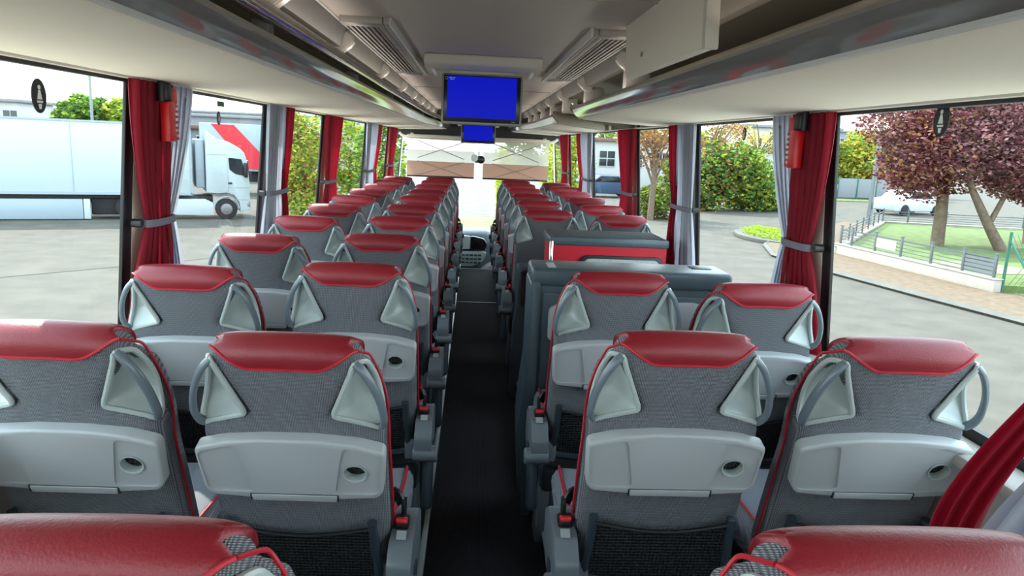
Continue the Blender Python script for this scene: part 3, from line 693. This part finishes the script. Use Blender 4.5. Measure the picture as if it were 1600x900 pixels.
# emergency hammers and window pictograms
for s, n in ((-1, 'left'), (1, 'right')):
    q = empty('emergency_hammer', (XC + s * 1.072, 2.57, 1.625), label='red emergency hammer in its holder by the first red curtain on the %s' % n, cat='emergency hammer')
    mk('holder', add_box(box((0, 0, .0), (.03, .055, .13), .004), (0, .030, .085), (.026, .045, .05), .004), 'buckle_red', q)
    bm = bmesh.new()
    for j in range(7): add_box(bm, (-s * .004, .038, -.055 + j * .018), (.022, .026, .009), .001)
    mk('comb', bm, 'buckle_red', q)
    mk('hammer_head', add_box(box((0, -.02, .095), (.036, .05, .06), .01), (0, -.048, .095), (.02, .02, .07), .006), 'black_plastic', q)
for s, n in ((-1, 'left'), (1, 'right')):
    for y, z, sz, w2 in ((1.965 if s < 0 else 1.879, 1.668 if s < 0 else 1.708, .034, 0), (3.29, 1.655 if s < 0 else 1.69, .023, 1)):
        q = empty('window_sticker', (XC + s * (1.172 - .079 * (z - 1.35)), y, z), label=('oval black seat belt pictogram on the near %s window' if not w2 else 'small oval pictogram on the second %s window') % n, cat='sticker')
        mk('disc', prism(ellipse(0, 0, sz * .95, sz * 1.25), -.001, .001, plane='YZ'), 'sign_black', q)
        bm = bmesh.new(); e = sz
        add_cyl(bm, (-s * .002, 0, e * .62), e * .17, .001, 'X', 14)
        add_prism(bm, [(-e * .3, -e * .25), (-e * .12, e * .42), (e * .12, e * .42), (e * .3, -e * .25)], -s * .0015, -s * .0025, plane='YZ')
        add_prism(bm, [(-e * .38, -e * .34), (e * .38, -e * .34), (e * .34, -e * .5), (-e * .34, -e * .5)], -s * .0015, -s * .0025, plane='YZ')
        add_prism(bm, [(-e * .2, -e * .58), (e * .2, -e * .58), (e * .12, -e * .95), (-e * .12, -e * .95)], -s * .0015, -s * .0025, plane='YZ')
        mk('figure', bm, 'label_white', q)
        if w2:
            o = mk('exit_sticker', box((0, 0, 0), (.002, .085, .022), 0), 'sign_green', loc=(XC + s * (1.170 - .079 * (z - 1.29)), y + .01, z + .06))
            tag(o, 'small dark green rectangular sticker on the second %s window' % n, 'sticker')
#@@OUTSIDE
# ------------------------------------------------------------------ outside
GZ = -1.5
mat('concrete', (78, 72, 63), 0.9, noise=(1.3, 0.0), var=0.22)
mat('concrete_dark', (48, 45, 41), 0.9)
mat('kerb_stone', (96, 94, 89), 0.9, noise=(3, 0.2), var=0.1)
mat('paving', (100, 82, 64), 0.9, noise=(5, 0.3), var=0.25)
mat('wall_stone', (164, 156, 145), 0.85, noise=(4, 0.2), var=0.08)
mat('lawn', (86, 102, 49), 0.95, noise=(3, 0.5), var=0.3)
mat('soil', (120, 108, 96), 0.95, noise=(6, 0.5), var=0.3)
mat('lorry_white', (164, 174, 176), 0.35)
mat('lorry_bluegrey', (136, 148, 156), 0.4)  # blue-grey of the side box, rails, door lines and second trailer
mat('tyre', (24, 24, 26), 0.8)
mat('rim_metal', (120, 121, 124), 0.35, metal=0.6)
mat('dark_glass', (30, 36, 44), 0.08)
mat('roof_brown', (112, 83, 70), 0.8)
mat('build_white', (171, 171, 168), 0.8)
mat('build_grey', (120, 123, 128), 0.8)
mat('pole_metal', (120, 126, 128), 0.4, metal=0.4)
mat('fence_metal', (86, 91, 94), 0.5)
mat('fence_green', (40, 96, 80), 0.5)
mat('bark', (104, 88, 74), 0.95, noise=(8, 0.8), var=0.3)
mat('car_paint', (72, 24, 32), 0.25)
mat('car_white', (176, 179, 180), 0.3)
mat('car_blue', (48, 72, 96), 0.3)
for n_, c_ in (('leaf_green', (92, 128, 48)), ('leaf_bright', (150, 172, 56)), ('leaf_yellow', (186, 170, 66)), ('leaf_brown', (150, 104, 60)), ('leaf_purple', (98, 42, 52)), ('leaf_pink', (158, 112, 112)), ('leaf_dark', (62, 88, 44))):
    translucent(n_, c_, 0.35)
S('ground', ([(-160, -20, GZ), (160, -20, GZ), (160, 260, GZ), (-160, 260, GZ)], [(0, 1, 2, 3)]), 'concrete')
bm = bmesh.new()
for a, b in (((-22, 2.0), (-2.5, 22.6)), ((-12, 30.8), (-2.5, 22.6))):
    d = Vector((b[0] - a[0], b[1] - a[1], 0)); n_ = Vector((-d.y, d.x, 0)).normalized() * .035
    a3 = Vector((*a, GZ + .004)); b3 = Vector((*b, GZ + .004)); bm.faces.new([bm.verts.new(p) for p in (a3 - n_, b3 - n_, b3 + n_, a3 + n_)])
S('trim_30', bm, 'concrete_dark')
def slab(name, poly, z0, z1, m, bev=0): return S(name, prism(poly, z0, z1, bev, 'XY'), m)
slab('floor_sidewalk', [(9.5, 22.2), (9.9, 19.4), (10.55, 16.15), (11.1, 13.8), (11.9, 8), (17, 8), (17, 16), (12.7, 16.9), (12.1, 21.5), (12.0, 23.3), (14, 27), (19, 34), (18, 35), (12, 28), (10, 24.5)], GZ, GZ + .10, 'paving')
bm = bmesh.new()
add_tube(bm, [(p[0], p[1], GZ + .06) for p in ((18, 35.1), (14.6, 31), (12, 28.1), (10.2, 25), (9.45, 22.4), (9.85, 19.4), (10.5, 16.15), (11.05, 13.8), (11.85, 8))], .10, 4, ry=.08)
S('trim_31', bm, 'kerb_stone')
mat('bounce_paving', (236, 228, 212), 0.85, noise=(2, .1), var=.04)  # unseen pale strips added beside the bus to bounce light under the racks
slab('floor_bounce_left', [(-3.6, -8), (-1.35, -8), (-1.35, 12), (-3.6, 12)], GZ, GZ + .01, 'bounce_paving')
slab('floor_bounce_right', [(1.45, -8), (4.0, -8), (4.0, 12), (1.45, 12)], GZ, GZ + .01, 'bounce_paving')
slab('floor_road_front', [(-3, 25.5), (4, 25.5), (4, 31), (-3, 31)], GZ, GZ + .02, 'lawn')
def blob_leaves(blobs, n, size, rnd, flat=.35):
    V = []; Fc = []; tot = sum(b[3] * b[4] * b[5] for b in blobs)
    for (x, y, z, rx, ry_, rz) in blobs:
        for _ in range(int(n * rx * ry_ * rz / tot)):
            while True:
                p = Vector((rnd.uniform(-1, 1), rnd.uniform(-1, 1), rnd.uniform(-1, 1)))
                if .25 < p.length < 1 and rnd.random() < p.length ** 1.5: break
            k_ = 1 + .18 * math.sin(p.x * 7 + x) * math.sin(p.z * 6 + y)
            c = Vector((x + p.x * rx * k_, y + p.y * ry_ * k_, z + p.z * rz * k_)); s = size * rnd.uniform(.6, 1.3)
            a = Vector((rnd.gauss(0, 1), rnd.gauss(0, 1), rnd.gauss(0, flat) + .0)).normalized() * s
            b = a.cross(Vector((rnd.gauss(0, 1), rnd.gauss(0, 1), rnd.gauss(0, 1)))).normalized() * s * .55
            i = len(V); V += [c - a, c + b, c + a, c - b]; Fc.append((i, i + 1, i + 2, i + 3))
    return V, Fc
def tree(name, loc, blobs, trunks, leaves, n, size, lab, cat='tree', seed=1, grp=None):
    """blobs / trunks relative to loc; leaves = list of materials that share the leaves"""
    rnd = random.Random(seed); q = empty(name, loc, label=lab, cat=cat, group=grp)
    V, Fc = blob_leaves(blobs, n, size, rnd)
    me = bpy.data.meshes.new('foliage'); me.from_pydata(V, [], Fc)
    for m_ in leaves: me.materials.append(MAT[m_])
    me.polygons.foreach_set('material_index', [rnd.choices(range(len(leaves)), [3] + [1.4] * (len(leaves) - 1))[0] for _ in Fc])
    o = bpy.data.objects.new('foliage', me); COL.objects.link(o); o.parent = q
    for t in trunks:
        pts = smooth_path([p[:3] for p in t], 4); N = len(pts)
        mk('trunk' if t is trunks[0] else 'branch', tube(pts, [lerp(t[0][3], t[-1][3], i / (N - 1)) for i in range(N)], 10), 'bark', q)
    return q
def T(x0, y0, x1, y1, z1, r0=.2, r1=.08, z0=0): return [(x0, y0, z0, r0), ((x0 + x1) / 2 + .05, (y0 + y1) / 2, (z0 + z1) / 2, (r0 + r1) / 2), (x1, y1, z1, r1)]
# the copper-leaved trees in the front garden
tree('copper_tree', (16.35, 25, GZ + .25), [(-.4, 0, 3.3, 1.9, 2.0, 1.4), (-1.4, 0, 2.7, 1.1, 1.3, .9), (-.9, 0, 2.1, .9, 1.0, .6), (.6, .5, 4.4, 2.6, 2.2, 1.6), (-2.2, .2, 4.2, 1.1, 1.2, .8)], [T(0, 0, -.2, 0, 3.4, .23, .14), T(-.1, 0, -1.6, .2, 4.4, .10, .03, 2.0), T(-.1, 0, 1.2, .2, 4.6, .12, .04, 2.2)], ['leaf_purple', 'leaf_pink', 'leaf_brown'], 24000, .080, 'copper-leaved tree with straight pale trunk on the garden lawn', seed=3)
tree('copper_tree', (18.0, 24, GZ + .25), [(-.9, 0, 3.5, 1.6, 1.7, 1.2), (.5, 0, 2.9, 1.6, 1.6, 1.3), (2.0, .3, 2.7, 1.6, 1.6, 1.4), (.4, 0, 4.5, 2.6, 2.0, 1.4), (1.2, -.4, 1.9, 1.0, 1.1, .6)], [[(0, 0, 0, .20), (-.5, 0, .7, .17), (-1.1, 0, 1.6, .15), (-1.5, 0, 2.3, .11), (-1.7, 0, 3.2, .06)], T(-.6, 0, .5, .2, 3.6, .10, .04, .9)], ['leaf_purple', 'leaf_pink', 'leaf_pink'], 24000, .080, 'copper-leaved tree with dark leaning trunk in the garden', seed=4)
tree('copper_tree', (20.9, 26.5, GZ + .2), [(0, 0, 3.4, 2.4, 2.0, 1.7), (-.8, 0, 5.2, 2.6, 2.0, 1.3), (1.5, .3, 2.8, 1.6, 1.5, 1.1), (-1.2, -.5, 2.4, 1.2, 1.0, .7)], [T(0, 0, -.3, .2, 3.6, .24, .14), T(.1, 0, 1.4, .1, 3.8, .12, .05, 1.4)], ['leaf_pink', 'leaf_purple', 'leaf_pink'], 20000, .095, 'copper-leaved tree at the right edge of the garden', seed=5)
# hedge and trees beyond the road on the right
tree('green_shrub', (12.6, 40, GZ), [(0, 0, 1.6, 1.6, 1.5, 1.7), (.9, 0, 2.3, 1.5, 1.4, 1.5), (-.8, 0, 1.0, 1.2, 1.2, 1.1)], [T(0, 0, .1, 0, 2, .12, .05)], ['leaf_dark', 'leaf_green', 'leaf_bright', 'leaf_brown'], 7000, .13, 'tall dark green shrub at the left of the roadside thicket', 'shrub', 11)
tree('green_shrub', (15.2, 41, GZ), [(0, 0, 1.5, 1.8, 1.5, 1.7), (-.3, 0, 2.5, 1.5, 1.3, 1.2), (1.0, 0, .9, 1.1, 1.1, 1.0)], [T(0, 0, .1, 0, 2, .12, .05)], ['leaf_green', 'leaf_dark', 'leaf_bright', 'leaf_yellow'], 7000, .13, 'wide green shrub in the middle of the roadside thicket', 'shrub', 12)
tree('green_shrub', (17.9, 42, GZ), [(0, 0, 1.0, 1.5, 1.3, 1.2), (.5, 0, 1.8, 1.1, 1.0, .9)], [T(0, 0, .1, 0, 1.4, .1, .04)], ['leaf_bright', 'leaf_green', 'leaf_bright'], 4500, .12, 'bright green low shrub at the right of the roadside thicket', 'shrub', 13)
def bare(name, loc, h, spread, n, lab, seed, leaves=('leaf_brown', 'leaf_yellow')):
    rnd = random.Random(seed); q = empty(name, loc, label=lab, cat='tree')
    bm = bmesh.new(); tips = []
    for i in range(n):
        a = rnd.uniform(0, 2 * PI); r_ = rnd.uniform(.3, 1) * spread; zz = h * rnd.uniform(.7, 1.05); z0 = h * rnd.uniform(.25, .6)
        p = [(0, 0, z0), (math.cos(a) * r_ * .4, math.sin(a) * r_ * .4, lerp(z0, zz, .55)), (math.cos(a) * r_ + rnd.uniform(-.3, .3), math.sin(a) * r_, zz)]
        add_tube(bm, smooth_path(p, 3), [.05, .045, .04, .035, .03, .02, .012], 5); tips += p[1:]
    mk('trunk', tube([(0, 0, 0), (.05, 0, h * .4), (0, 0, h * .75)], [.16, .12, .06], 8), 'bark', q); mk('branch', bm, 'bark', q)
    V, Fc = blob_leaves([(t[0], t[1], t[2], .6, .6, .5) for t in tips], n * 90, .09, rnd)
    mk('foliage', (V, Fc), 'leaf_brown', q, mats=[leaves[0]])
bare('sparse_tree', (14.6, 46, GZ), 5.4, 3.0, 16, 'sparse brownish tree standing behind the green thicket', 21)
bare('sparse_tree', (18.5, 48, GZ), 5.6, 3.0, 14, 'thin-twigged tree in front of the white building', 22, ('leaf_yellow',))
bare('sparse_tree', (8.0, 33, GZ), 5.0, 1.8, 16, 'autumn brown tree seen past the third right pillar', 23)
tree('green_shrub', (8.9, 34, GZ), [(0, 0, .9, 1.2, 1.0, 1.0), (-.8, 0, .7, .8, .8, .8), (.6, .1, 2.3, .9, .8, .8)], [T(0, 0, .1, 0, 1.4, .08, .04)], ['leaf_green', 'leaf_bright', 'leaf_brown', 'leaf_dark'], 5000, .09, 'green shrub with reddish leaves beyond the third right window', 'shrub', 14)
for i, (x, y, r_, lv, lab) in enumerate(((31.8, 60, 2.3, 'leaf_yellow', 'yellowing tree above the grey fence, left one'), (34.4, 62, 2.7, 'leaf_yellow', 'yellow-green tree behind the street lamp'), (38.5, 66, 2.6, 'leaf_bright', 'bright yellow-green tree half hidden by the copper leaves'))):
    tree('roadside_tree', (x, y, GZ), [(0, 0, 3.3, r_, r_, 2.0), (-.8, 0, 2.2, r_ * .8, r_ * .8, 1.2), (1, 0, 4.3, r_ * .7, r_ * .7, 1.3)], [T(0, 0, 0, 0, 3, .2, .1)], [lv, 'leaf_bright', 'leaf_green'], 5000, .2, lab, seed=30 + i)
tree('roadside_tree', (14.5, 75, GZ), [(0, 0, 3.0, 7, 2, 3.2), (-7, 0, 3.0, 5, 2, 2.8), (8, 0, 3, 5, 2, 2.6)], [T(0, 0, 0, 0, 3, .3, .1)], ['leaf_bright', 'leaf_green', 'leaf_dark'], 9000, .30, 'far band of green treetops beyond the road ahead on the right', seed=34)
# left side greenery
tree('autumn_tree', (-6.0, 26, GZ), [(0, 0, 2.4, .95, .8, 1.5), (.1, 0, 1.0, .7, .6, .9), (-.3, 0, 3.3, .6, .5, .6)], [T(0, 0, .1, 0, 2.6, .08, .04)], ['leaf_bright', 'leaf_yellow', 'leaf_green', 'leaf_brown'], 6500, .075, 'slender yellow-green tree beyond the third left window', seed=41)
tree('autumn_tree', (-7.3, 30.5, GZ), [(0, 0, 2.2, .8, .8, 1.2), (0, 0, .9, .9, .8, .8)], [T(0, 0, .1, 0, 2.6, .08, .04)], ['leaf_dark', 'leaf_green', 'leaf_yellow'], 4000, .09, 'darker green tree just left of the slender yellow-green one', seed=42)
tree('autumn_tree', (-5.2, 31, GZ), [(0, 0, 2.4, 1.1, .8, 1.5), (.2, 0, .9, 1.0, .6, .8)], [T(0, 0, .1, 0, 2.6, .08, .04)], ['leaf_bright', 'leaf_green', 'leaf_yellow'], 4500, .09, 'pale green tree beyond the fourth left window', seed=43)
tree('roadside_tree', (-3.4, 27, GZ), [(0, 0, 2.3, .95, .8, 1.9), (.3, 0, .9, .8, .6, .9)], [T(0, 0, 0, 0, 2.6, .1, .04)], ['leaf_bright', 'leaf_green', 'leaf_dark'], 5000, .09, 'light green tree at the left edge of the windscreen', seed=44)
tree('roadside_tree', (3.3, 26, GZ), [(0, 0, 2.2, .9, .8, 1.9), (.2, 0, .8, .9, .7, .9)], [T(0, 0, 0, 0, 2.6, .1, .04)], ['leaf_bright', 'leaf_yellow', 'leaf_green'], 5000, .09, 'light green tree at the right edge of the windscreen', seed=45)
tree('yellow_bush', (.95, 22, GZ), [(0, 0, 1.9, .32, .4, .8), (.15, 0, 1.1, .42, .4, .6), (-.1, 0, 2.7, .2, .3, .3)], [T(0, 0, 0, 0, 1, .04, .02)], ['leaf_bright', 'leaf_yellow'], 2600, .075, 'yellow-green bush seen over the dashboard', 'bush', 46)
tree('yard_tree', (-22.6, 45, GZ), [(0, 0, 3.9, 1.4, 1.4, .9), (-.9, 0, 3.4, 1.0, 1.0, .8)], [T(0, 0, 0, 0, 3.2, .2, .1)], ['leaf_green', 'leaf_bright', 'leaf_dark'], 3500, .16, 'round green treetop above the trailer, left one', seed=47)
tree('yard_tree', (-20.2, 45, GZ), [(0, 0, 3.8, 1.3, 1.3, .9), (-.6, 0, 4.1, .7, .7, .6), (1.4, .2, 3.4, 1.2, 1.0, .9)], [T(0, 0, 0, 0, 3.2, .2, .1)], ['leaf_bright', 'leaf_green', 'leaf_yellow'], 3500, .16, 'yellowish round treetop above the trailer by the red curtain', seed=48)
# garden walls, fence, lawn
GA, GB, GC, GD = Vector((11.85, 23.1)), Vector((12.68, 16.95)), Vector((19.0, 33.3)), Vector((30.0, 31.5))
S('floor_garden', prism([(11.9, 23.0), (12.75, 16.9), (30, 16.0), (30.0, 31.5), (19.0, 33.2)], GZ, GZ + .26, 0, 'XY'), 'lawn')
S('floor_gravel', prism(rounded([(13.0, 20.8), (13.9, 18.6), (15.9, 19.0), (15.2, 20.9)], .4, 5), GZ + .2, GZ + .275, 0, 'XY'), 'soil')
def lowwall(a, b, lab, h=.42, posts=(), nrail=5):
    d = (b - a); L = d.length; ang = math.atan2(d.y, d.x)
    q = empty('garden_wall', (a.x, a.y, GZ), ang, label=lab + ' low pale garden wall', cat='wall')
    mk('masonry', add_box(box((L / 2, 0, h / 2), (L + .2, .22, h), .015), (L / 2, 0, h + .01), (L + .24, .26, .03), .008), 'wall_stone', q)
    f = empty('garden_fence', (a.x, a.y, GZ + h), ang, label='grey metal rail fence on top of the %s garden wall' % lab, cat='fence')
    bm = bmesh.new()
    for i in range(nrail): add_box(bm, (L / 2, 0, .08 + i * .10), (L, .02, .022 if i < nrail - 1 else .04))
    mk('rail', bm, 'fence_metal', f)
    for t in posts: mk('post', add_box(box((t * L, 0, .29), (.07, .05, .60), .008), (t * L, 0, .60), (.09, .07, .02), .004), 'fence_metal', f)
    return f
f1 = lowwall(GA, GB, 'roadside', .40, (0.01, .10, .28, .46, .65, .83, .99))
tag(mk('mesh_panel', box((GA - GB).length and Vector(((GA - GB).length * .91, .0, .27)), ((GA - GB).length * .15, .02, .42)), 'net_pale' if 'net_pale' in MAT else 'pole_metal', f1), 'pale patterned panel')
tag(mk('notice_plate', box(((GA - GB).length * .36, -.03, .30), (.85, .01, .28)), 'build_white', f1), 'white notice plate')
lowwall(GC, GA, 'street side', .32, (0, .14, .28, .42, .56, .70, .84))
lowwall(GC, GD, 'rear', .32, (0.1, .25, .4, .55, .7, .85, 1))
g = empty('chain_link_fence', (12.85, 16.9, GZ), R(-75), label='green chain link fence with slanted brace at the right edge', cat='fence')
for xx in (0, 2.4, 4.8): mk('post', cyl((xx, 0, .78), .035, 1.56, 'Z', 10), 'fence_green', g)
mk('brace', tube([(.05, 0, 1.3), (1.0, .05, .05)], .025), 'fence_green', g)
bm = bmesh.new()
for i in range(38):
    for s in (-1, 1):
        x0 = i * .13 if s > 0 else i * .13; a = (x0, 0, 0.05); b = (x0 + s * 1.45 * .6, 0, 1.5)
        if not (0 <= b[0] <= 4.8): continue
        dx = .008; bm.faces.new([bm.verts.new(p) for p in ((a[0] - dx, 0, a[2]), (a[0] + dx, 0, a[2]), (b[0] + dx, 0, b[2]), (b[0] - dx, 0, b[2]))])
mk('mesh', bm, 'fence_green', g)
tree('garden_bush', (14.0, 17.0, GZ + .2), [(0, 0, .55, .45, .5, .5), (.3, .3, .9, .4, .4, .35)], [T(0, 0, 0, 0, .6, .04, .02)], ['leaf_yellow', 'leaf_green', 'leaf_brown'], 1800, .06, 'yellow flowering bush behind the green chain link fence', 'bush', 50)
q = empty('street_lamp', (19.5, 35.4, GZ), label='tall grey street lamp pole beside the garden corner', cat='street lamp')
mk('pole', cyl((0, 0, 4.2), .13, 8.4, 'Z', 14, .07), 'pole_metal', q); mk('lamp_head', box((.4, 0, 8.4), (.9, .2, .12), .03), 'pole_metal', q); mk('door_plate', box((0, -.125, .9), (.1, .02, .3), .004), 'fence_metal', q)
# planted island with a small sign
q = empty('planting_island', (11.3, 27.2, GZ), label='small kerbed planting island with yellow-green ground cover', cat='flower bed')
mk('kerb', prism(ellipse(0, 0, 1.25, 2.2), 0, .14, .03, 'XY'), 'kerb_stone', q)
V_, F_ = blob_leaves([(0, 0, .2, .95, 1.8, .22)], 1800, .07, random.Random(5)); mk('plants', (V_, F_), 'leaf_bright', q)
q = empty('advertising_flag', (12.15, 27.6, GZ + .1), label='small green and blue upright sign at the island', cat='sign')
mk('post', cyl((0, 0, .2), .02, .6, 'Z', 8), 'pole_metal', q); mk('panel', box((0, 0, .68), (.34, .03, .95), .05), mat('sign_teal', (40, 160, 160), .5), q); mk('lower_panel', box((0, -.002, .45), (.342, .034, .42), .05), 'leaf_bright', q)
# lorry
L = empty('lorry', (-8.84, 26.96, GZ), R(23.5), label='long white lorry with box trailer parked across the yard', cat='lorry')
tr_ = mk('trailer_body', box((-7.1, 1.15, 2.07), (12.0, 2.3, 2.42), .03), 'lorry_white', L)
bm = bmesh.new(); add_box(bm, (-7.1, -.01, .90), (12.0, .03, .09)); add_box(bm, (-7.1, -.01, 3.25), (12.0, .03, .06)); add_box(bm, (-1.13, -.01, 2.07), (.06, .03, 2.4))
for i in range(5): add_box(bm, (-12.5 + i * 2.6, -.008, 2.07), (.012, .02, 2.3))
mk('trailer_rail', bm, 'lorry_bluegrey', tr_)
mk('trailer_mark', box((-1.42, -.02, 2.93), (.22, .01, .20)), 'car_blue', tr_)
mk('chassis', box((-6.6, 1.15, .66), (12.4, 1.1, .30), .02), 'black_plastic', L)
mk('side_box', box((-5.75, .18, .37), (2.55, .3, .66), .02), 'lorry_bluegrey', L)
mk('undercarriage_shade', box((-3.1, .9, .42), (2.3, 1.2, .55), .05), 'tyre', L)  # dark block stands in for undercarriage and the shade beneath the trailer
mk('spare_wheel', cyl((-3.2, .25, .42), .34, .26, 'Y', 24, bev=.03), 'tyre', L)
mk('rear_undercarriage', box((-8.2, .9, .42), (2.2, 1.2, .5), .05), 'tyre', L)
mk('side_box_cover', box((-4.36, .2, .37), (.2, .3, .66), .02), 'lorry_white', L)
c_ = mk('cab', prism([(-.645, .96), (-.645, 3.14), (-.25, 2.83), (.10, 2.76), (.34, 2.63), (.52, 2.52), (.64, 2.39), (.74, 2.07), (.79, 1.40), (.82, .36), (.47, .27), (.44, .62), (.26, .88), (0, .96), (-.26, .92)], 0, 2.2, .03), 'lorry_white', L, sharp=30)
mk('side_window', prism(rounded([(.10, 2.20), (.54, 2.16), (.70, 1.56), (.34, 1.62), (.13, 1.78)], .04, 3), -.01, .03), 'dark_glass', c_)
mk('windscreen', prism([(.755, 2.1), (.80, 1.45), (.81, 1.45), (.78, 2.12)], .1, 2.1), 'dark_glass', c_)
bm = bmesh.new(); add_box(bm, (.07, -.006, 1.55), (.012, .012, 1.3)); add_box(bm, (.43, -.006, 1.15), (.70, .012, .012)); add_box(bm, (-.25, -.006, 2.3), (.7, .012, .012)); add_box(bm, (.45, -.006, .72), (.6, .012, .012))
mk('door_gap', bm, 'lorry_bluegrey', c_)
mk('door_handle', box((.14, -.02, 1.30), (.14, .03, .06), .01), 'black_plastic', c_)
mk('mirror', box((.66, -.16, 1.78), (.14, .12, .52), .03), 'black_plastic', c_)
mk('headlamp', box((.76, -.005, .55), (.10, .05, .16), .02), 'rim_metal', c_)
mk('rear_panel', box((-.82, 1.1, 1.95), (.30, 1.7, 1.7), .05), 'lorry_bluegrey', L)
mk('chassis_skirt', prism([(-1.75, .18), (-1.75, .72), (-.7, .72), (-.45, .60), (-.42, .16)], .02, .3, .01), 'lorry_white', L)
wd = None
for xx in (0.0, -8.3, -9.4, -10.5, -2.2):
    w_ = mk('wheel', cyl((xx, .16, .37), .37, .28, 'Y', 28, bev=.03), 'tyre', L); mk('hub', add_cyl(cyl((xx, .03, .37), .20, .06, 'Y', 20, bev=.01), (xx, .0, .37), .08, .08, 'Y', 12), 'rim_metal', w_)
mk('wheel_arch', tube([(.42 * math.cos(a), .02, .40 + .42 * math.sin(a)) for a in [PI * k / 14 for k in range(15)]], .025, 6), 'lorry_bluegrey', L)
q = empty('parked_trailer', (-13.0, 38, GZ), label='white trailer with a red diagonal stripe behind the lorry cab', cat='trailer')
mk('body', box((1.9, 1.2, 2.35), (5.2, 2.4, 2.3), .03), 'lorry_bluegrey', q)
mk('red_stripe', prism([(-.1, 3.45), (1.0, 3.45), (2.5, 1.9), (2.5, 1.3), (1.7, 1.3)], -.02, .02), 'unit_red', q)
mk('chassis', box((1.9, 1.2, .9), (5.0, 1.4, .5), .02), 'tyre', q)
for xx in (-.1, 3.6): mk('wheel', cyl((xx, .3, .45), .45, .3, 'Y', 20), 'tyre', q)
def building(loc, dims, lab, roof, wins, wm='build_white', rz=0):
    b = empty('building', (loc[0], loc[1], GZ), rz, label=lab, cat='building')
    mk('wall', box((0, 0, dims[2] / 2), dims, .02), wm, b)
    mk('roof', add_box(bmesh.new(), (0, 0, dims[2] + .12), (dims[0] + .6, dims[1] + .6, .24), .04), roof, b)
    for (xx, zz, ww, hh) in wins:
        wf = mk('window', box((xx, -dims[1] / 2 - .02, zz), (ww, .08, hh), .01), 'lorry_white', b)
        bm = bmesh.new()
        for sx_ in (-1, 1):
            for sz_ in (-1, 1): add_box(bm, (xx + sx_ * ww * .245, -dims[1] / 2 - .07, zz + sz_ * hh * .235), (ww * .43, .02, hh * .41))
        mk('pane', bm, 'dark_glass', wf)
    return b
building((25.5, 62, 0), (7.5, 5, 5.3), 'white house with a divided window behind the thicket', 'build_grey', [(-1.1, 4.1, 1.7, 2.0), (1.0, 4.1, 1.7, 2.0)])
building((64, 122, 0), (14, 8, 7.3), 'distant pale block with rows of windows above the yellow trees', 'build_grey', [(-5.5 + 2.2 * i, 5.8, 1.3, 1.2) for i in range(6)] + [(-5.5 + 2.2 * i, 3.4, 1.3, 1.2) for i in range(6)], 'build_grey')
building((-39, 62, 0), (8, 5, 4.6), 'small pale office with windows above the trailer at the far left', 'build_grey', [(-2.5 + 1.5 * i, 3.5, 1.1, 1.1) for i in range(5)])
building((-36, 82, 0), (34, 8, 4.5), 'long low grey warehouse behind the yard trees', 'build_grey', [], 'build_grey')
building((-18.2, 52, 0), (13, 6, 3.2), 'low building with brown roof behind the lorry cab', 'roof_brown', [(-4 + 2.5 * i, 2.2, 1.3, 1.2) for i in range(4)], 'build_grey')
building((-27, 95, 0), (30, 8, 5.2), 'wide pale hall far behind the brown-roofed building', 'build_grey', [], 'build_white')
building((12.5, 56, 0), (9, 5, 3.6), 'pale low building beyond the third right window', 'roof_brown', [(-3 + 2 * i, 2.4, 1.2, 1.2) for i in range(4)])
q = empty('utility_pole', (-19.8, 40, GZ), label='thin grey pole rising above the yard treetops', cat='pole'); mk('pole', cyl((0, 0, 4), .07, 8, 'Z', 10), 'pole_metal', q); mk('pole_cap', box((.2, 0, 8), (.5, .1, .08), .02), 'pole_metal', q)
q = empty('utility_pole', (-16.2, 60, GZ), label='grey pole standing behind the lorry cab', cat='pole'); mk('pole', cyl((0, 0, 4), .13, 8, 'Z', 10), 'pole_metal', q); mk('cross_arm', box((0, 0, 7.6), (1.6, .1, .12), .02), 'pole_metal', q)
q = empty('privacy_fence', (31.4, 58, GZ), R(12), label='grey sheet fence across the street below the yellow trees', cat='fence')
mk('sheet', box((0, 0, .85), (5.4, .06, 1.5), .01), 'build_grey', q)
for i in range(4): mk('post', box((-2.7 + 1.8 * i, -.06, .85), (.08, .08, 1.75), .01), 'fence_green', q)
S('floor_verge', prism([(27, 53.5), (36, 55), (36.5, 56.5), (27, 56)], GZ, GZ + .06, 0, 'XY'), 'lawn')
def car(loc, rz, m, lab, sc_=1):
    c = empty('parked_car', loc, rz, label=lab, cat='car')
    body = prism(rounded([(-2.1, .25), (-2.1, .75), (-1.9, .92), (-1.35, .98), (-.75, 1.42), (.55, 1.42), (1.15, .98), (1.95, .85), (2.1, .6), (2.1, .25)], .08, 3), -.85, .85, .06)
    b = mk('body', body, m, c)
    mk('side_window', prism(rounded([(-1.15, 1.0), (-.68, 1.33), (.48, 1.33), (.95, 1.0)], .05, 3), -.87, .87), 'dark_glass', b)
    for xx in (-1.3, 1.3):
        for yy in (-.8, .8): mk('wheel', cyl((xx, yy, .32), .32, .2, 'Y', 20, bev=.02), 'tyre', c)
car((39.6, 70, GZ), R(60), 'car_paint', 'dark red car parked at the far end of the side street')
car((26.0, 43, GZ), R(20), 'car_white', 'white car parked behind the garden under the copper tree')
car((8.6, 48, GZ), R(10), 'car_blue', 'blue-grey car seen through the fourth right window')
